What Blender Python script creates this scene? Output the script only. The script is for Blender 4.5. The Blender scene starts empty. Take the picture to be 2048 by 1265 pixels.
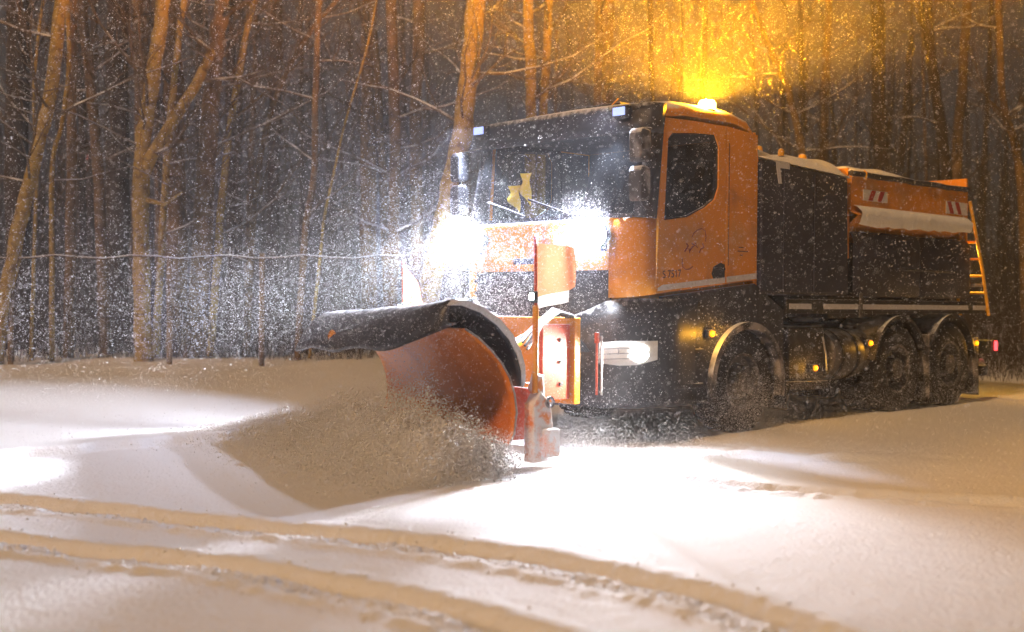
import bpy, math, random
import numpy as np
from mathutils import Vector, Matrix

# ------------------------------------------------------------------ camera, world, sun, exposure
sc = bpy.context.scene
COL = sc.collection
R = math.radians
cam_d = bpy.data.cameras.new("camera")
cam = bpy.data.objects.new("camera", cam_d)
COL.objects.link(cam)
sc.camera = cam
cam_d.sensor_width = 36.0
cam_d.lens = 2490 / 2048 * 36
cam_d.clip_start = 0.1
cam_d.clip_end = 400
cam.location = (0, 0, 1.45)
cam.rotation_euler = (R(90 - 1.05), 0, 0)
cam_d.dof.use_dof = True
cam_d.dof.focus_distance = 12.2
cam_d.dof.aperture_fstop = 1.0

SUN_EL, SUN_AZ = R(36), R(216)           # a low-powered warm key from behind the camera
world = bpy.data.worlds.new("World")
sc.world = world
world.use_nodes = True
wn = world.node_tree
bg = wn.nodes["Background"]
sky = wn.nodes.new("ShaderNodeTexSky")
sky.sky_type = 'NISHITA'
sky.sun_disc = False
sky.sun_elevation = SUN_EL
sky.sun_rotation = SUN_AZ
hs = wn.nodes.new("ShaderNodeHueSaturation")
hs.inputs["Saturation"].default_value = 0.42
wn.links.new(sky.outputs[0], hs.inputs["Color"])
wn.links.new(hs.outputs[0], bg.inputs["Color"])
bg.inputs["Strength"].default_value = 0.0036

sun_d = bpy.data.lights.new("sun", 'SUN')
sun_d.energy = 2.0
sun_d.angle = R(6)
sun_d.color = (1.0, 0.60, 0.29)
sun = bpy.data.objects.new("sun", sun_d)
COL.objects.link(sun)
# direction towards the sun: azimuth clockwise from +Y
sd = Vector((math.sin(SUN_AZ) * math.cos(SUN_EL), math.cos(SUN_AZ) * math.cos(SUN_EL), math.sin(SUN_EL)))
sun.rotation_euler = sd.to_track_quat('Z', 'Y').to_euler()

vs = sc.view_settings
vs.view_transform = 'Standard'
vs.look = 'None'
vs.exposure = -0.05
vs.gamma = 1.0
vs.use_curve_mapping = False
sc.render.engine = 'CYCLES'
cy = sc.cycles
cy.max_bounces = 4
cy.diffuse_bounces = 2
cy.glossy_bounces = 2
cy.transmission_bounces = 3
cy.transparent_max_bounces = 10
cy.volume_bounces = 0
cy.sample_clamp_indirect = 4.0
cy.sample_clamp_direct = 0.0
cy.use_denoising = True
cy.use_adaptive_sampling = True
cy.adaptive_threshold = 0.06
cy.adaptive_min_samples = 16
cy.volume_step_rate = 1.5
cy.volume_max_steps = 96
cy.caustics_reflective = False
cy.caustics_refractive = False

rng = np.random.default_rng(7)
random.seed(7)

# ------------------------------------------------------------------ picture geometry used while measuring the place
FPX, CAMH, HORIZON = 2490.0, 1.45, 587.0
TX, TY, YAW, PITCH = 1.095, 11.65, R(46.1), 0.012
SX, SY = math.sin(YAW), math.cos(YAW)

def on_ground(px, py):
    Y = FPX * CAMH / (py - HORIZON)
    return ((px - 1024) / FPX * Y, Y)

def at_depth(px, py, Y):
    return ((px - 1024) / FPX * Y, Y, CAMH - (py - HORIZON) * Y / FPX)

def side_uw(px, py, v=0.0):
    a = (px - 1024) / FPX
    u = (a * (TY + v * SX) - TX + v * SY) / (SX - a * SY)
    Y = TY + u * SY + v * SX
    return u, CAMH - (py - HORIZON) * Y / FPX + PITCH * u

# ------------------------------------------------------------------ helpers
def tag(o, label=None, cat=None, group=None, kind=None):
    if label: o["label"] = label
    if cat: o["category"] = cat
    if group: o["group"] = group
    if kind: o["kind"] = kind
    return o

def empty(name, loc, rot=(0, 0, 0)):
    o = bpy.data.objects.new(name, None)
    COL.objects.link(o)
    o.location = loc
    o.rotation_euler = rot
    return o

class MB:
    def __init__(self):
        self.v = []; self.f = []
    def add(self, vs_, fs_):
        n = len(self.v)
        self.v += [tuple(p) for p in vs_]
        self.f += [tuple(i + n for i in f) for f in fs_]
        return self
    def box(self, x0, x1, y0, y1, z0, z1):
        return self.add([(x0, y0, z0), (x1, y0, z0), (x1, y1, z0), (x0, y1, z0), (x0, y0, z1), (x1, y0, z1), (x1, y1, z1), (x0, y1, z1)],
                        [(0, 3, 2, 1), (4, 5, 6, 7), (0, 1, 5, 4), (1, 2, 6, 5), (2, 3, 7, 6), (3, 0, 4, 7)])
    def prism(self, poly, y0, y1):
        """polygon in (x, z) pushed along y"""
        n = len(poly)
        a = sum(poly[i][0] * poly[(i + 1) % n][1] - poly[(i + 1) % n][0] * poly[i][1] for i in range(n))
        if a < 0: poly = poly[::-1]
        vv = [(p[0], y0, p[1]) for p in poly] + [(p[0], y1, p[1]) for p in poly]
        ff = [tuple(range(n)), tuple(range(2 * n - 1, n - 1, -1))]
        ff += [(i, i + n, (i + 1) % n + n, (i + 1) % n) for i in range(n)]
        return self.add(vv, ff)
    def ring(self, outer, inner, y0, y1):
        """frame between two loops of equal length in (x, z), pushed along y"""
        n = len(outer)
        vv = [(p[0], y0, p[1]) for p in outer] + [(p[0], y0, p[1]) for p in inner] + [(p[0], y1, p[1]) for p in outer] + [(p[0], y1, p[1]) for p in inner]
        ff = []
        for i in range(n):
            j = (i + 1) % n
            ff += [(i, j, n + j, n + i), (2 * n + i, 3 * n + i, 3 * n + j, 2 * n + j), (i, 2 * n + i, 2 * n + j, j), (n + i, n + j, 3 * n + j, 3 * n + i)]
        return self.add(vv, ff)
    def loft(self, rows, close=False):
        m = len(rows[0]); vv = [p for r in rows for p in r]; ff = []
        for i in range(len(rows) - 1):
            for j in range(m if close else m - 1):
                k = (j + 1) % m
                ff.append((i * m + j, i * m + k, (i + 1) * m + k, (i + 1) * m + j))
        return self.add(vv, ff)
    def tube(self, pts, rad, n=8, cap=True):
        pts = [Vector(p) for p in pts]
        if not isinstance(rad, (list, tuple)): rad = [rad] * len(pts)
        rows = []; prev = None
        for i, p in enumerate(pts):
            t = (pts[min(i + 1, len(pts) - 1)] - pts[max(i - 1, 0)]).normalized()
            a = prev if prev is not None else (Vector((0, 0, 1)) if abs(t.z) < .9 else Vector((1, 0, 0)))
            x = (a - t * a.dot(t))
            if x.length < 1e-6: x = t.orthogonal()
            x.normalize(); prev = x
            y = t.cross(x)
            rows.append([p + (x * math.cos(2 * math.pi * k / n) + y * math.sin(2 * math.pi * k / n)) * rad[i] for k in range(n)])
        b = len(self.v)
        self.loft(rows, True)
        if cap:
            self.f.append(tuple(b + k for k in range(n - 1, -1, -1)))
            self.f.append(tuple(b + (len(rows) - 1) * n + k for k in range(n)))
        return self
    def lathe(self, prof, c, axis='y', n=24, a0=0.0, a1=2 * math.pi):
        """profile of (radius, offset along axis)"""
        rows = []; full = abs(a1 - a0 - 2 * math.pi) < 1e-6
        k = n if full else n + 1
        for r, h in prof:
            row = []
            for i in range(k):
                t = a0 + (a1 - a0) * i / n
                if axis == 'y': row.append((c[0] + r * math.cos(t), c[1] + h, c[2] + r * math.sin(t)))
                elif axis == 'x': row.append((c[0] + h, c[1] + r * math.cos(t), c[2] + r * math.sin(t)))
                else: row.append((c[0] + r * math.cos(t), c[1] + r * math.sin(t), c[2] + h))
            rows.append(row)
        return self.loft(rows, full)
    def build(self, name, mat, parent=None, bevel=0.0, smooth=None, solid=0.0):
        me = bpy.data.meshes.new(name)
        me.from_pydata(self.v, [], self.f)
        me.update()
        o = bpy.data.objects.new(name, me)
        COL.objects.link(o)
        me.materials.append(mat)
        if parent is not None: o.parent = parent
        if smooth is not None:
            me.shade_smooth()
            me.set_sharp_from_angle(angle=R(smooth))
        if solid:
            m = o.modifiers.new("solid", 'SOLIDIFY'); m.thickness = solid; m.offset = 0
        if bevel:
            m = o.modifiers.new("bevel", 'BEVEL'); m.width = bevel; m.segments = 2; m.limit_method = 'ANGLE'
        return o

def np_mesh(name, verts, faces, mat, parent=None, smooth=False):
    """verts (n,3), faces (m,k) with constant k"""
    me = bpy.data.meshes.new(name)
    verts = np.asarray(verts, np.float32); faces = np.asarray(faces, np.int32)
    m, k = faces.shape
    me.vertices.add(len(verts)); me.vertices.foreach_set("co", verts.ravel())
    me.loops.add(m * k); me.loops.foreach_set("vertex_index", faces.ravel())
    me.polygons.add(m)
    me.polygons.foreach_set("loop_start", np.arange(0, m * k, k, dtype=np.int32))
    me.update(calc_edges=True)
    me.validate()
    if smooth: me.shade_smooth()
    o = bpy.data.objects.new(name, me)
    COL.objects.link(o)
    me.materials.append(mat)
    if parent is not None: o.parent = parent
    return o

def vnoise(x, y, seed=0):
    """smooth value noise on numpy arrays"""
    xi = np.floor(x).astype(np.int64); yi = np.floor(y).astype(np.int64)
    xf = x - xi; yf = y - yi
    xf = xf * xf * (3 - 2 * xf); yf = yf * yf * (3 - 2 * yf)
    def h(a, b):
        n = (a * 374761393 + b * 668265263 + seed * 974634777) & 0x7fffffff
        n = ((n ^ (n >> 13)) * 1274126177) & 0x7fffffff
        return ((n ^ (n >> 16)) & 0xffff) / 65535.0
    return (h(xi, yi) * (1 - xf) + h(xi + 1, yi) * xf) * (1 - yf) + (h(xi, yi + 1) * (1 - xf) + h(xi + 1, yi + 1) * xf) * yf

# ------------------------------------------------------------------ materials
def mat(name, col, rough=.5, metal=0.0, spec=.5, noise=None, bump=None, snow=None, coord='Object'):
    """noise=(scale, colour, lo, hi): second colour in patches; bump=(scale, strength, distance); snow=(lo, hi, scale): snow settled on faces that look up"""
    m = bpy.data.materials.new(name); m.use_nodes = True
    nt = m.node_tree; N = nt.nodes; L = nt.links
    b = N["Principled BSDF"]
    b.inputs["Roughness"].default_value = rough
    b.inputs["Metallic"].default_value = metal
    b.inputs["Specular IOR Level"].default_value = spec
    b.inputs["Base Color"].default_value = (*col, 1)
    tc = N.new("ShaderNodeTexCoord")
    cur = None
    def rgb(c):
        n = N.new("ShaderNodeRGB"); n.outputs[0].default_value = (*c, 1); return n.outputs[0]
    def noise_node(scale, det=4):
        n = N.new("ShaderNodeTexNoise"); n.inputs["Scale"].default_value = scale; n.inputs["Detail"].default_value = det
        L.new(tc.outputs[coord], n.inputs["Vector"]); return n.outputs["Fac"]
    def rng_(x, lo, hi):
        n = N.new("ShaderNodeMapRange"); n.interpolation_type = 'SMOOTHSTEP'
        L.new(x, n.inputs[0]); n.inputs[1].default_value = lo; n.inputs[2].default_value = hi; return n.outputs[0]
    def mix(fac, a, c):
        n = N.new("ShaderNodeMix"); n.data_type = 'RGBA'
        L.new(fac, n.inputs[0]); L.new(a, n.inputs[6]); L.new(c, n.inputs[7]); return n.outputs[2]
    cur = rgb(col)
    if noise:
        for (sc_, c2, lo, hi) in (noise if isinstance(noise, list) else [noise]):
            cur = mix(rng_(noise_node(sc_), lo, hi), cur, rgb(c2))
    if snow:
        lo, hi, s_ = snow
        g = N.new("ShaderNodeNewGeometry"); sp = N.new("ShaderNodeSeparateXYZ"); L.new(g.outputs["Normal"], sp.inputs[0])
        ad = N.new("ShaderNodeMath"); ad.operation = 'MULTIPLY_ADD'
        L.new(noise_node(s_), ad.inputs[0]); ad.inputs[1].default_value = .7; L.new(sp.outputs[2], ad.inputs[2])
        f = rng_(ad.outputs[0], lo, hi)
        cur = mix(f, cur, rgb((.80, .82, .86)))
        r2 = N.new("ShaderNodeMix"); r2.data_type = 'FLOAT'; L.new(f, r2.inputs[0]); r2.inputs[2].default_value = rough; r2.inputs[3].default_value = .9
        L.new(r2.outputs[0], b.inputs["Roughness"])
    L.new(cur, b.inputs["Base Color"])
    if bump:
        bn = N.new("ShaderNodeBump"); bn.inputs["Strength"].default_value = bump[1]; bn.inputs["Distance"].default_value = bump[2]
        L.new(noise_node(bump[0], 6), bn.inputs["Height"]); L.new(bn.outputs[0], b.inputs["Normal"])
    return m

def emit(name, col, strength):
    m = bpy.data.materials.new(name); m.use_nodes = True
    N = m.node_tree.nodes; b = N["Principled BSDF"]
    b.inputs["Base Color"].default_value = (*[min(1, c) * .6 for c in col], 1)
    b.inputs["Emission Color"].default_value = (*col, 1)
    b.inputs["Emission Strength"].default_value = strength
    return m

def glass(name, tint=(.9, .92, .93), rough=.03):
    m = bpy.data.materials.new(name); m.use_nodes = True
    nt = m.node_tree; N = nt.nodes; L = nt.links
    N.remove(N["Principled BSDF"])
    t = N.new("ShaderNodeBsdfTransparent"); t.inputs[0].default_value = (*tint, 1)
    g = N.new("ShaderNodeBsdfGlossy"); g.inputs["Roughness"].default_value = rough
    lw = N.new("ShaderNodeLayerWeight"); lw.inputs[0].default_value = .5
    pw = N.new("ShaderNodeMath"); pw.operation = 'POWER'; L.new(lw.outputs["Facing"], pw.inputs[0]); pw.inputs[1].default_value = 4.0
    f = N.new("ShaderNodeMath"); f.operation = 'MULTIPLY_ADD'; L.new(pw.outputs[0], f.inputs[0]); f.inputs[1].default_value = .9; f.inputs[2].default_value = .05
    d = N.new("ShaderNodeBsdfDiffuse"); d.inputs[0].default_value = (.75, .77, .8, 1)
    mx = N.new("ShaderNodeMixShader"); L.new(f.outputs[0], mx.inputs[0]); L.new(t.outputs[0], mx.inputs[1]); L.new(g.outputs[0], mx.inputs[2])
    # thin frost and road film in patches
    tc = N.new("ShaderNodeTexCoord"); n = N.new("ShaderNodeTexNoise"); n.inputs["Scale"].default_value = 2.6; n.inputs["Detail"].default_value = 5
    L.new(tc.outputs["Object"], n.inputs["Vector"])
    mr = N.new("ShaderNodeMapRange"); L.new(n.outputs["Fac"], mr.inputs[0]); mr.inputs[1].default_value = .3; mr.inputs[2].default_value = .85; mr.inputs[4].default_value = .03
    m2 = N.new("ShaderNodeMixShader"); L.new(mr.outputs[0], m2.inputs[0]); L.new(mx.outputs[0], m2.inputs[1]); L.new(d.outputs[0], m2.inputs[2])
    L.new(m2.outputs[0], N["Material Output"].inputs[0])
    return m

def lamp_dome(name, col, strength):
    """coloured dome that lets the lamp inside shine through and glows itself"""
    m = bpy.data.materials.new(name); m.use_nodes = True
    nt = m.node_tree; N = nt.nodes; L = nt.links
    N.remove(N["Principled BSDF"])
    t = N.new("ShaderNodeBsdfTransparent"); t.inputs[0].default_value = (1, 1, 1, 1)
    e = N.new("ShaderNodeEmission"); e.inputs[0].default_value = (*col, 1); e.inputs[1].default_value = strength
    a = N.new("ShaderNodeAddShader"); L.new(t.outputs[0], a.inputs[0]); L.new(e.outputs[0], a.inputs[1])
    L.new(a.outputs[0], N["Material Output"].inputs[0])
    return m

M = {}
M['snow'] = mat('snow_surface', (.86, .87, .90), .85, spec=.25, bump=(34, .6, .022), coord='Object')
M['snow_soft'] = mat('settled_snow', (.86, .87, .90), .9, spec=.2, bump=(14, .6, .03))
M['orange'] = mat('orange_paint', (.74, .28, .008), .42, noise=[(3.5, (.46, .18, .03), .5, .8), (1.3, (.50, .27, .09), .52, .8), (60, (.66, .45, .3), .62, .76)], bump=(90, .08, .002))
M['orange_snowy'] = mat('orange_paint_with_snow', (.74, .28, .008), .4, noise=[(3.0, (.55, .13, .02), .5, .8), (38, (.8, .72, .66), .64, .75)], snow=(.75, 1.15, 9), bump=(60, .1, .003))
M['blade'] = mat('plow_blade_paint', (.80, .22, .010), .42, noise=[(2.2, (.58, .14, .012), .45, .8), (26, (.75, .6, .5), .66, .74)], bump=(30, .12, .004))
M['red'] = mat('red_orange_steel', (.62, .085, .03), .45, noise=(8, (.42, .06, .03), .45, .7), snow=(.8, 1.2, 10))
M['yellow'] = mat('yellow_steel', (.80, .42, .02), .42, noise=(12, (.6, .3, .03), .5, .75), snow=(1.0, 1.4, 14))
M['black'] = mat('black_plastic', (.018, .018, .022), .5, noise=(14, (.06, .06, .065), .5, .8), snow=(1.0, 1.45, 18))
M['blacksnow'] = mat('black_plastic_snow_dusted', (.02, .02, .024), .55, noise=[(10, (.07, .07, .075), .45, .8), (55, (.5, .5, .52), .66, .76)], snow=(.8, 1.25, 12))
M['rubber'] = mat('black_rubber', (.02, .02, .026), .42, noise=(6, (.05, .05, .065), .4, .75), bump=(25, .2, .004), snow=(1.15, 1.6, 12))
M['tarp'] = mat('dark_tarpaulin', (.014, .015, .030), .5, noise=(2.2, (.034, .034, .055), .4, .75), bump=(6, .35, .03), snow=(1.05, 1.5, 9))
M['tyre'] = mat('tyre_rubber', (.022, .021, .02), .8, noise=(9, (.14, .13, .12), .56, .85), snow=(1.2, 1.6, 12), bump=(60, .3, .006))
M['rim'] = mat('wheel_steel', (.10, .095, .09), .5, metal=.4, noise=(12, (.35, .32, .3), .5, .75))
M['fender'] = mat('fender_plastic_caked_with_snow', (.04, .037, .035), .7, noise=[(5, (.36, .33, .31), .42, .68)], snow=(.5, 1.0, 8), bump=(40, .5, .01))
M['tape'] = mat('reflective_tape', (.62, .62, .66), .35, noise=(30, (.45, .44, .46), .5, .75))
M['hazwhite'] = mat('sign_white', (.66, .66, .68), .4, noise=(20, (.45, .43, .42), .5, .8))
M['hazred'] = mat('sign_red', (.42, .04, .03), .4, noise=(20, (.3, .04, .03), .5, .8))
M['steel'] = mat('bare_steel', (.42, .43, .46), .4, metal=.6, noise=(18, (.25, .25, .27), .45, .7), snow=(.95, 1.35, 14))
M['aluminium'] = mat('tank_aluminium', (.16, .15, .14), .55, metal=.4, noise=(5, (.08, .07, .06), .4, .7), snow=(.9, 1.3, 10))
M['frame'] = mat('chassis_black', (.02, .018, .017), .6, noise=(7, (.09, .08, .075), .5, .8), snow=(.85, 1.3, 10))
M['interior'] = mat('cab_interior', (.03, .032, .04), .7, noise=(6, (.05, .05, .06), .4, .7))
M['vest'] = mat('yellow_vest', (.95, .76, .10), .6, bump=(20, .4, .01))
M['glass'] = glass('cab_glass')
M['sideglass'] = glass('door_glass', (.6, .65, .66))
M['decal'] = mat('door_crest_print', (.24, .05, .025), .5)
M['decal_black'] = mat('door_number_print', (.03, .02, .03), .5)
M['flag'] = mat('marker_flag_cloth', (.85, .18, .06), .7, noise=(3, (.75, .14, .05), .4, .7), bump=(30, .2, .004))
M['flagwhite'] = mat('marker_flag_white', (.82, .80, .78), .7, bump=(30, .2, .004))
for k_ in ('flag', 'flagwhite'):
    nt_ = M[k_].node_tree; pb_ = nt_.nodes["Principled BSDF"]
    tl_ = nt_.nodes.new("ShaderNodeBsdfTranslucent"); tl_.inputs[0].default_value = (.9, .42, .22, 1) if k_ == 'flag' else (.9, .85, .8, 1)
    mx_ = nt_.nodes.new("ShaderNodeMixShader"); mx_.inputs[0].default_value = .09
    nt_.links.new(pb_.outputs[0], mx_.inputs[1]); nt_.links.new(tl_.outputs[0], mx_.inputs[2]); nt_.links.new(mx_.outputs[0], nt_.nodes["Material Output"].inputs[0])
M['snowcaked_lit'] = mat('orange_steel_with_snow_and_lamplight', (.70, .22, .05), .6, noise=[(9, (.80, .76, .76), .36, .55)], snow=(.45, .9, 8), bump=(40, .5, .01))  # pale patches hold caked snow and, put into the colour, the lamp light
M['hose'] = mat('hydraulic_hose', (.02, .03, .035), .45, snow=(.95, 1.4, 22))
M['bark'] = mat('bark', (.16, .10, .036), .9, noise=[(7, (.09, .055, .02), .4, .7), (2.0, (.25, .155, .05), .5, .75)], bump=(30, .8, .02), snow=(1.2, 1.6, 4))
M['bark_lit'] = mat('lit_bark', (.34, .23, .035), .9, noise=[(9, (.17, .11, .02), .42, .72)], bump=(26, .7, .02), snow=(1.15, 1.5, 4))  # paler amber bark: the warm light on near trunks is put into the colour
M['bark_unlit'] = mat('unlit_bark', (.036, .024, .011), .95, noise=(6, (.058, .038, .017), .4, .7), snow=(1.25, 1.7, 4))  # darker bark: the unlit depth of the wood is put into the colour
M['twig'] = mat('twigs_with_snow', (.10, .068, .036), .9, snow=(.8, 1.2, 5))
M['twigdark'] = mat('dark_twigs', (.055, .04, .028), .95, snow=(1.1, 1.6, 5))  # dark tone also carries the gloom of the deeper wood
M['flake'] = mat('snowflake', (.93, .94, .97), .9, spec=.1)
M['lens_on'] = emit('lit_floodlight_lens', (.86, .90, 1.0), 5200)
M['lens_roof'] = emit('lit_roof_lamp_lens', (.42, .54, 1.0), 1.25)
M['head_on'] = emit('lit_headlamp_lens', (1.0, .97, .9), 160)
M['head_dim'] = emit('headlamp_side_reflector', (1.0, .98, .96), .16)
M['amber_on'] = emit('lit_amber_marker', (1.0, .27, .0), 2.6)
M['beacon'] = lamp_dome('amber_beacon_dome', (1.0, .62, .06), 60)
M['red_on'] = emit('lit_tail_lamp', (1.0, .05, .06), 5)
M['blue_on'] = emit('lit_post_lamp', (.7, .9, 1.0), 22)
M['green_on'] = emit('lit_green_signal', (.05, 1.0, .55), 6)
M['red_dim'] = emit('dim_red_signal', (1.0, .25, .2), .8)

# ------------------------------------------------------------------ ground: one sheet, finely divided where the camera is near
TRACK_A = [(-250, 975), (0, 1000), (250, 1024), (450, 1054), (700, 1084), (1000, 1122), (1300, 1182), (1520, 1250), (1700, 1330)]
TRACK_B = [(-250, 1055), (0, 1086), (250, 1116), (450, 1146), (600, 1170), (800, 1215), (980, 1266), (1150, 1330)]
TRACK_C = [(1180, 950), (1300, 958), (1500, 974), (1750, 992), (2048, 1010), (2300, 1022)]
TRACK_D = [(-300, 945), (-60, 927), (150, 912), (350, 893), (470, 884)]

def poly_dist(x, y, pts):
    """signed distance (positive on the camera's side) and run along a polyline"""
    best = np.full(x.shape, 1e9); sgn = np.zeros(x.shape); run = np.zeros(x.shape); s0 = 0.0
    for (ax, ay), (bx, by) in zip(pts[:-1], pts[1:]):
        dx, dy = bx - ax, by - ay; l = math.hypot(dx, dy)
        t = np.clip(((x - ax) * dx + (y - ay) * dy) / (l * l), 0, 1)
        ex, ey = x - ax - t * dx, y - ay - t * dy
        d = np.hypot(ex, ey); c = (dx * ey - dy * ex) / l
        m = d < best
        best = np.where(m, d, best); sgn = np.where(m, -np.sign(c), sgn); run = np.where(m, s0 + t * l, run)
        s0 += l
    return best * sgn, run

def dense(pts, n=60):
    g = np.array([on_ground(*p) for p in pts]); k = len(g)
    tt = np.linspace(0, k - 1, n); out = []
    for t in tt:
        i = min(int(t), k - 2); f = t - i
        p0, p1, p2, p3 = g[max(i - 1, 0)], g[i], g[i + 1], g[min(i + 2, k - 1)]
        out.append(tuple(.5 * ((2 * p1) + (-p0 + p2) * f + (2 * p0 - 5 * p1 + 4 * p2 - p3) * f * f + (-p0 + 3 * p1 - 3 * p2 + p3) * f ** 3)))
    return out

def sstep(x, a, b):
    t = np.clip((x - a) / (b - a), 0, 1)
    return t * t * (3 - 2 * t)

def ground_z(x, y):
    z = .05 * (vnoise(x * .35, y * .35, 1) - .5) + .02 * (vnoise(x * 1.3, y * 1.3, 2) - .5) + .005 * (vnoise(x * 6, y * 6, 3) - .5) + .004 * (vnoise(x * 17, y * 17, 4) - .5)
    lx = (x - TX) * SX + (y - TY) * SY; ly = -(x - TX) * SY + (y - TY) * SX
    # bank along the far side of the road, and rough woodland floor beyond
    z = z + .32 * sstep(ly + .5 * (vnoise(x * .6, y * .6, 5) - .5), 4.6, 7.2) * (1 + .25 * (vnoise(x * 1.1, y * 1.1, 6) - .5))
    z = z + .25 * sstep(y, 22, 40) * vnoise(x * .3, y * .3, 9)
    near = (y < 16) & (y > 2.5) & (np.abs(x) < 12)
    if near.any():
        xn, yn = x[near], y[near]; dz = np.zeros(xn.shape)
        for pts, depth, hw, rough_, sd_ in ((TRACK_A, .07, .21, 1.0, 11), (TRACK_B, .07, .19, 1.0, 12), (TRACK_C, .05, .20, .25, 13)):
            d, s = poly_dist(xn, yn, dense(pts))
            wob = .05 * (vnoise(s * 3, s * 0, sd_) - .5) + .035 * (vnoise(s * 16, d * 10, sd_ + 7) - .5)
            ad = np.abs(d + wob)
            groove = 1 - sstep(ad, hw * .72, hw * 1.12)
            berm = np.exp(-((ad - hw * 1.35) / (.3 * hw)) ** 2) * (.3 + 1.2 * vnoise(s * 11, d * 8, sd_ + 3))
            rib = (np.abs(((d + .5 * wob) / .055) % 1.0 - .5) < .36)                       # ribs along the tyre
            che = ((s / .085 + .9 * np.abs(d) / .085) % 1.0)
            blk = sstep(np.abs(che - .5), .14, .26) * rib                                  # tread blocks pressed in
            wear = vnoise(s * 5, d * 7, sd_ + 4)
            lug = (1 - blk) * (.35 + .8 * wear) + .5 * vnoise(s * 34, d * 34, sd_ + 5) * wear
            dz += -depth * groove + rough_ * .042 * lug * groove * sstep(d, -hw * .55, -hw * .2) + .026 * berm * (.45 + .55 * (d > 0))
        d, s = poly_dist(xn, yn, dense(TRACK_D))
        d = d + .05 * (vnoise(s * 5, s * 0, 31) - .5)
        end = sstep(s, 0, .3)
        dz += (.085 * sstep(-d, -.02, .03) * np.exp(-np.clip(-d, 0, 9) / .9) + .02 * np.exp(-(d / .05) ** 2) * vnoise(s * 20, d * 20, 33)) * (s < s.max() - .02)
        # roll of snow pushed along in front of the blade
        un = (xn - TX) * SX + (yn - TY) * SY; vn = -(xn - TX) * SY + (yn - TY) * SX
        fw = -(un - (-2.0 + .335 * (vn + .3)))
        roll = np.exp(-((fw - .45) / .36) ** 2) * sstep(vn, -.55, -.05) * (1 - sstep(vn, 2.6, 4.2))
        dz += roll * (.17 + .16 * vnoise(vn * 2.6, fw * 2.4, 43) + .14 * vnoise(vn * 9, fw * 9, 44) + .06 * vnoise(vn * 21, fw * 21, 45))
        # low drifts right of the plow
        m = np.exp(-((xn - 2.3) / 1.2) ** 2 - ((yn - 11.0) / .55) ** 2)
        dz += m * .10 * vnoise(xn * 2.4, yn * 4.5, 41)
        z[near] += dz
    return z

def axis(segs):
    out = []
    for a, b, s in segs: out += list(np.arange(a, b, s))
    return np.array(out + [segs[-1][1]])
gx = axis([(-62, -14, 1.6), (-14, -6, .16), (-6, -3.6, .05), (-3.6, 2.2, .019), (2.2, 5.5, .045), (5.5, 14, .2), (14, 62, 1.6)])
gy = axis([(-12, 2.5, 1.2), (2.5, 4.3, .12), (4.3, 9.6, .019), (9.6, 12.5, .045), (12.5, 26, .16), (26, 88, 1.6)])
GX, GY = np.meshgrid(gx, gy)
GZ = ground_z(GX.ravel().astype(float), GY.ravel().astype(float))
nx, ny = len(gx), len(gy)
idx = np.arange(nx * ny).reshape(ny, nx)
gf = np.stack([idx[:-1, :-1], idx[:-1, 1:], idx[1:, 1:], idx[1:, :-1]], -1).reshape(-1, 4)
ground = np_mesh('ground', np.stack([GX.ravel(), GY.ravel(), GZ], 1), gf, M['snow'], smooth=True)
tag(ground, 'snow covered road and roadside with tyre tracks', None, None, 'structure')

def gz(x, y):
    return float(ground_z(np.array([float(x)]), np.array([float(y)]))[0])

# ------------------------------------------------------------------ trees
def branch(mb, p, d, length, r, rnd, level, maxlevel, sides=4):
    n = 5 if level == 1 else 4
    pts = [Vector(p)]; rad = [r]; d = Vector(d).normalized(); q = Vector(p)
    for i in range(n):
        d = (d + Vector((rnd.uniform(-.28, .28), rnd.uniform(-.28, .28), rnd.uniform(-.16, .30)))).normalized()
        q = q + d * (length / n)
        pts.append(q.copy()); rad.append(max(r * (1 - (i + 1) / n * .85), .0035))
        if level < maxlevel and i >= 0:
            for _ in range(2 if level == 1 else 1):
                a = rnd.uniform(-1, 1)
                side = Vector((rnd.uniform(-1, 1), rnd.uniform(-1, 1), rnd.uniform(-.3, .8))).normalized()
                branch(mb, q, (d * .8 + side * .9), length * rnd.uniform(.35, .6), rad[-1] * .62, rnd, level + 1, maxlevel, 3)
    mb.tube(pts, rad, sides, False)

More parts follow.
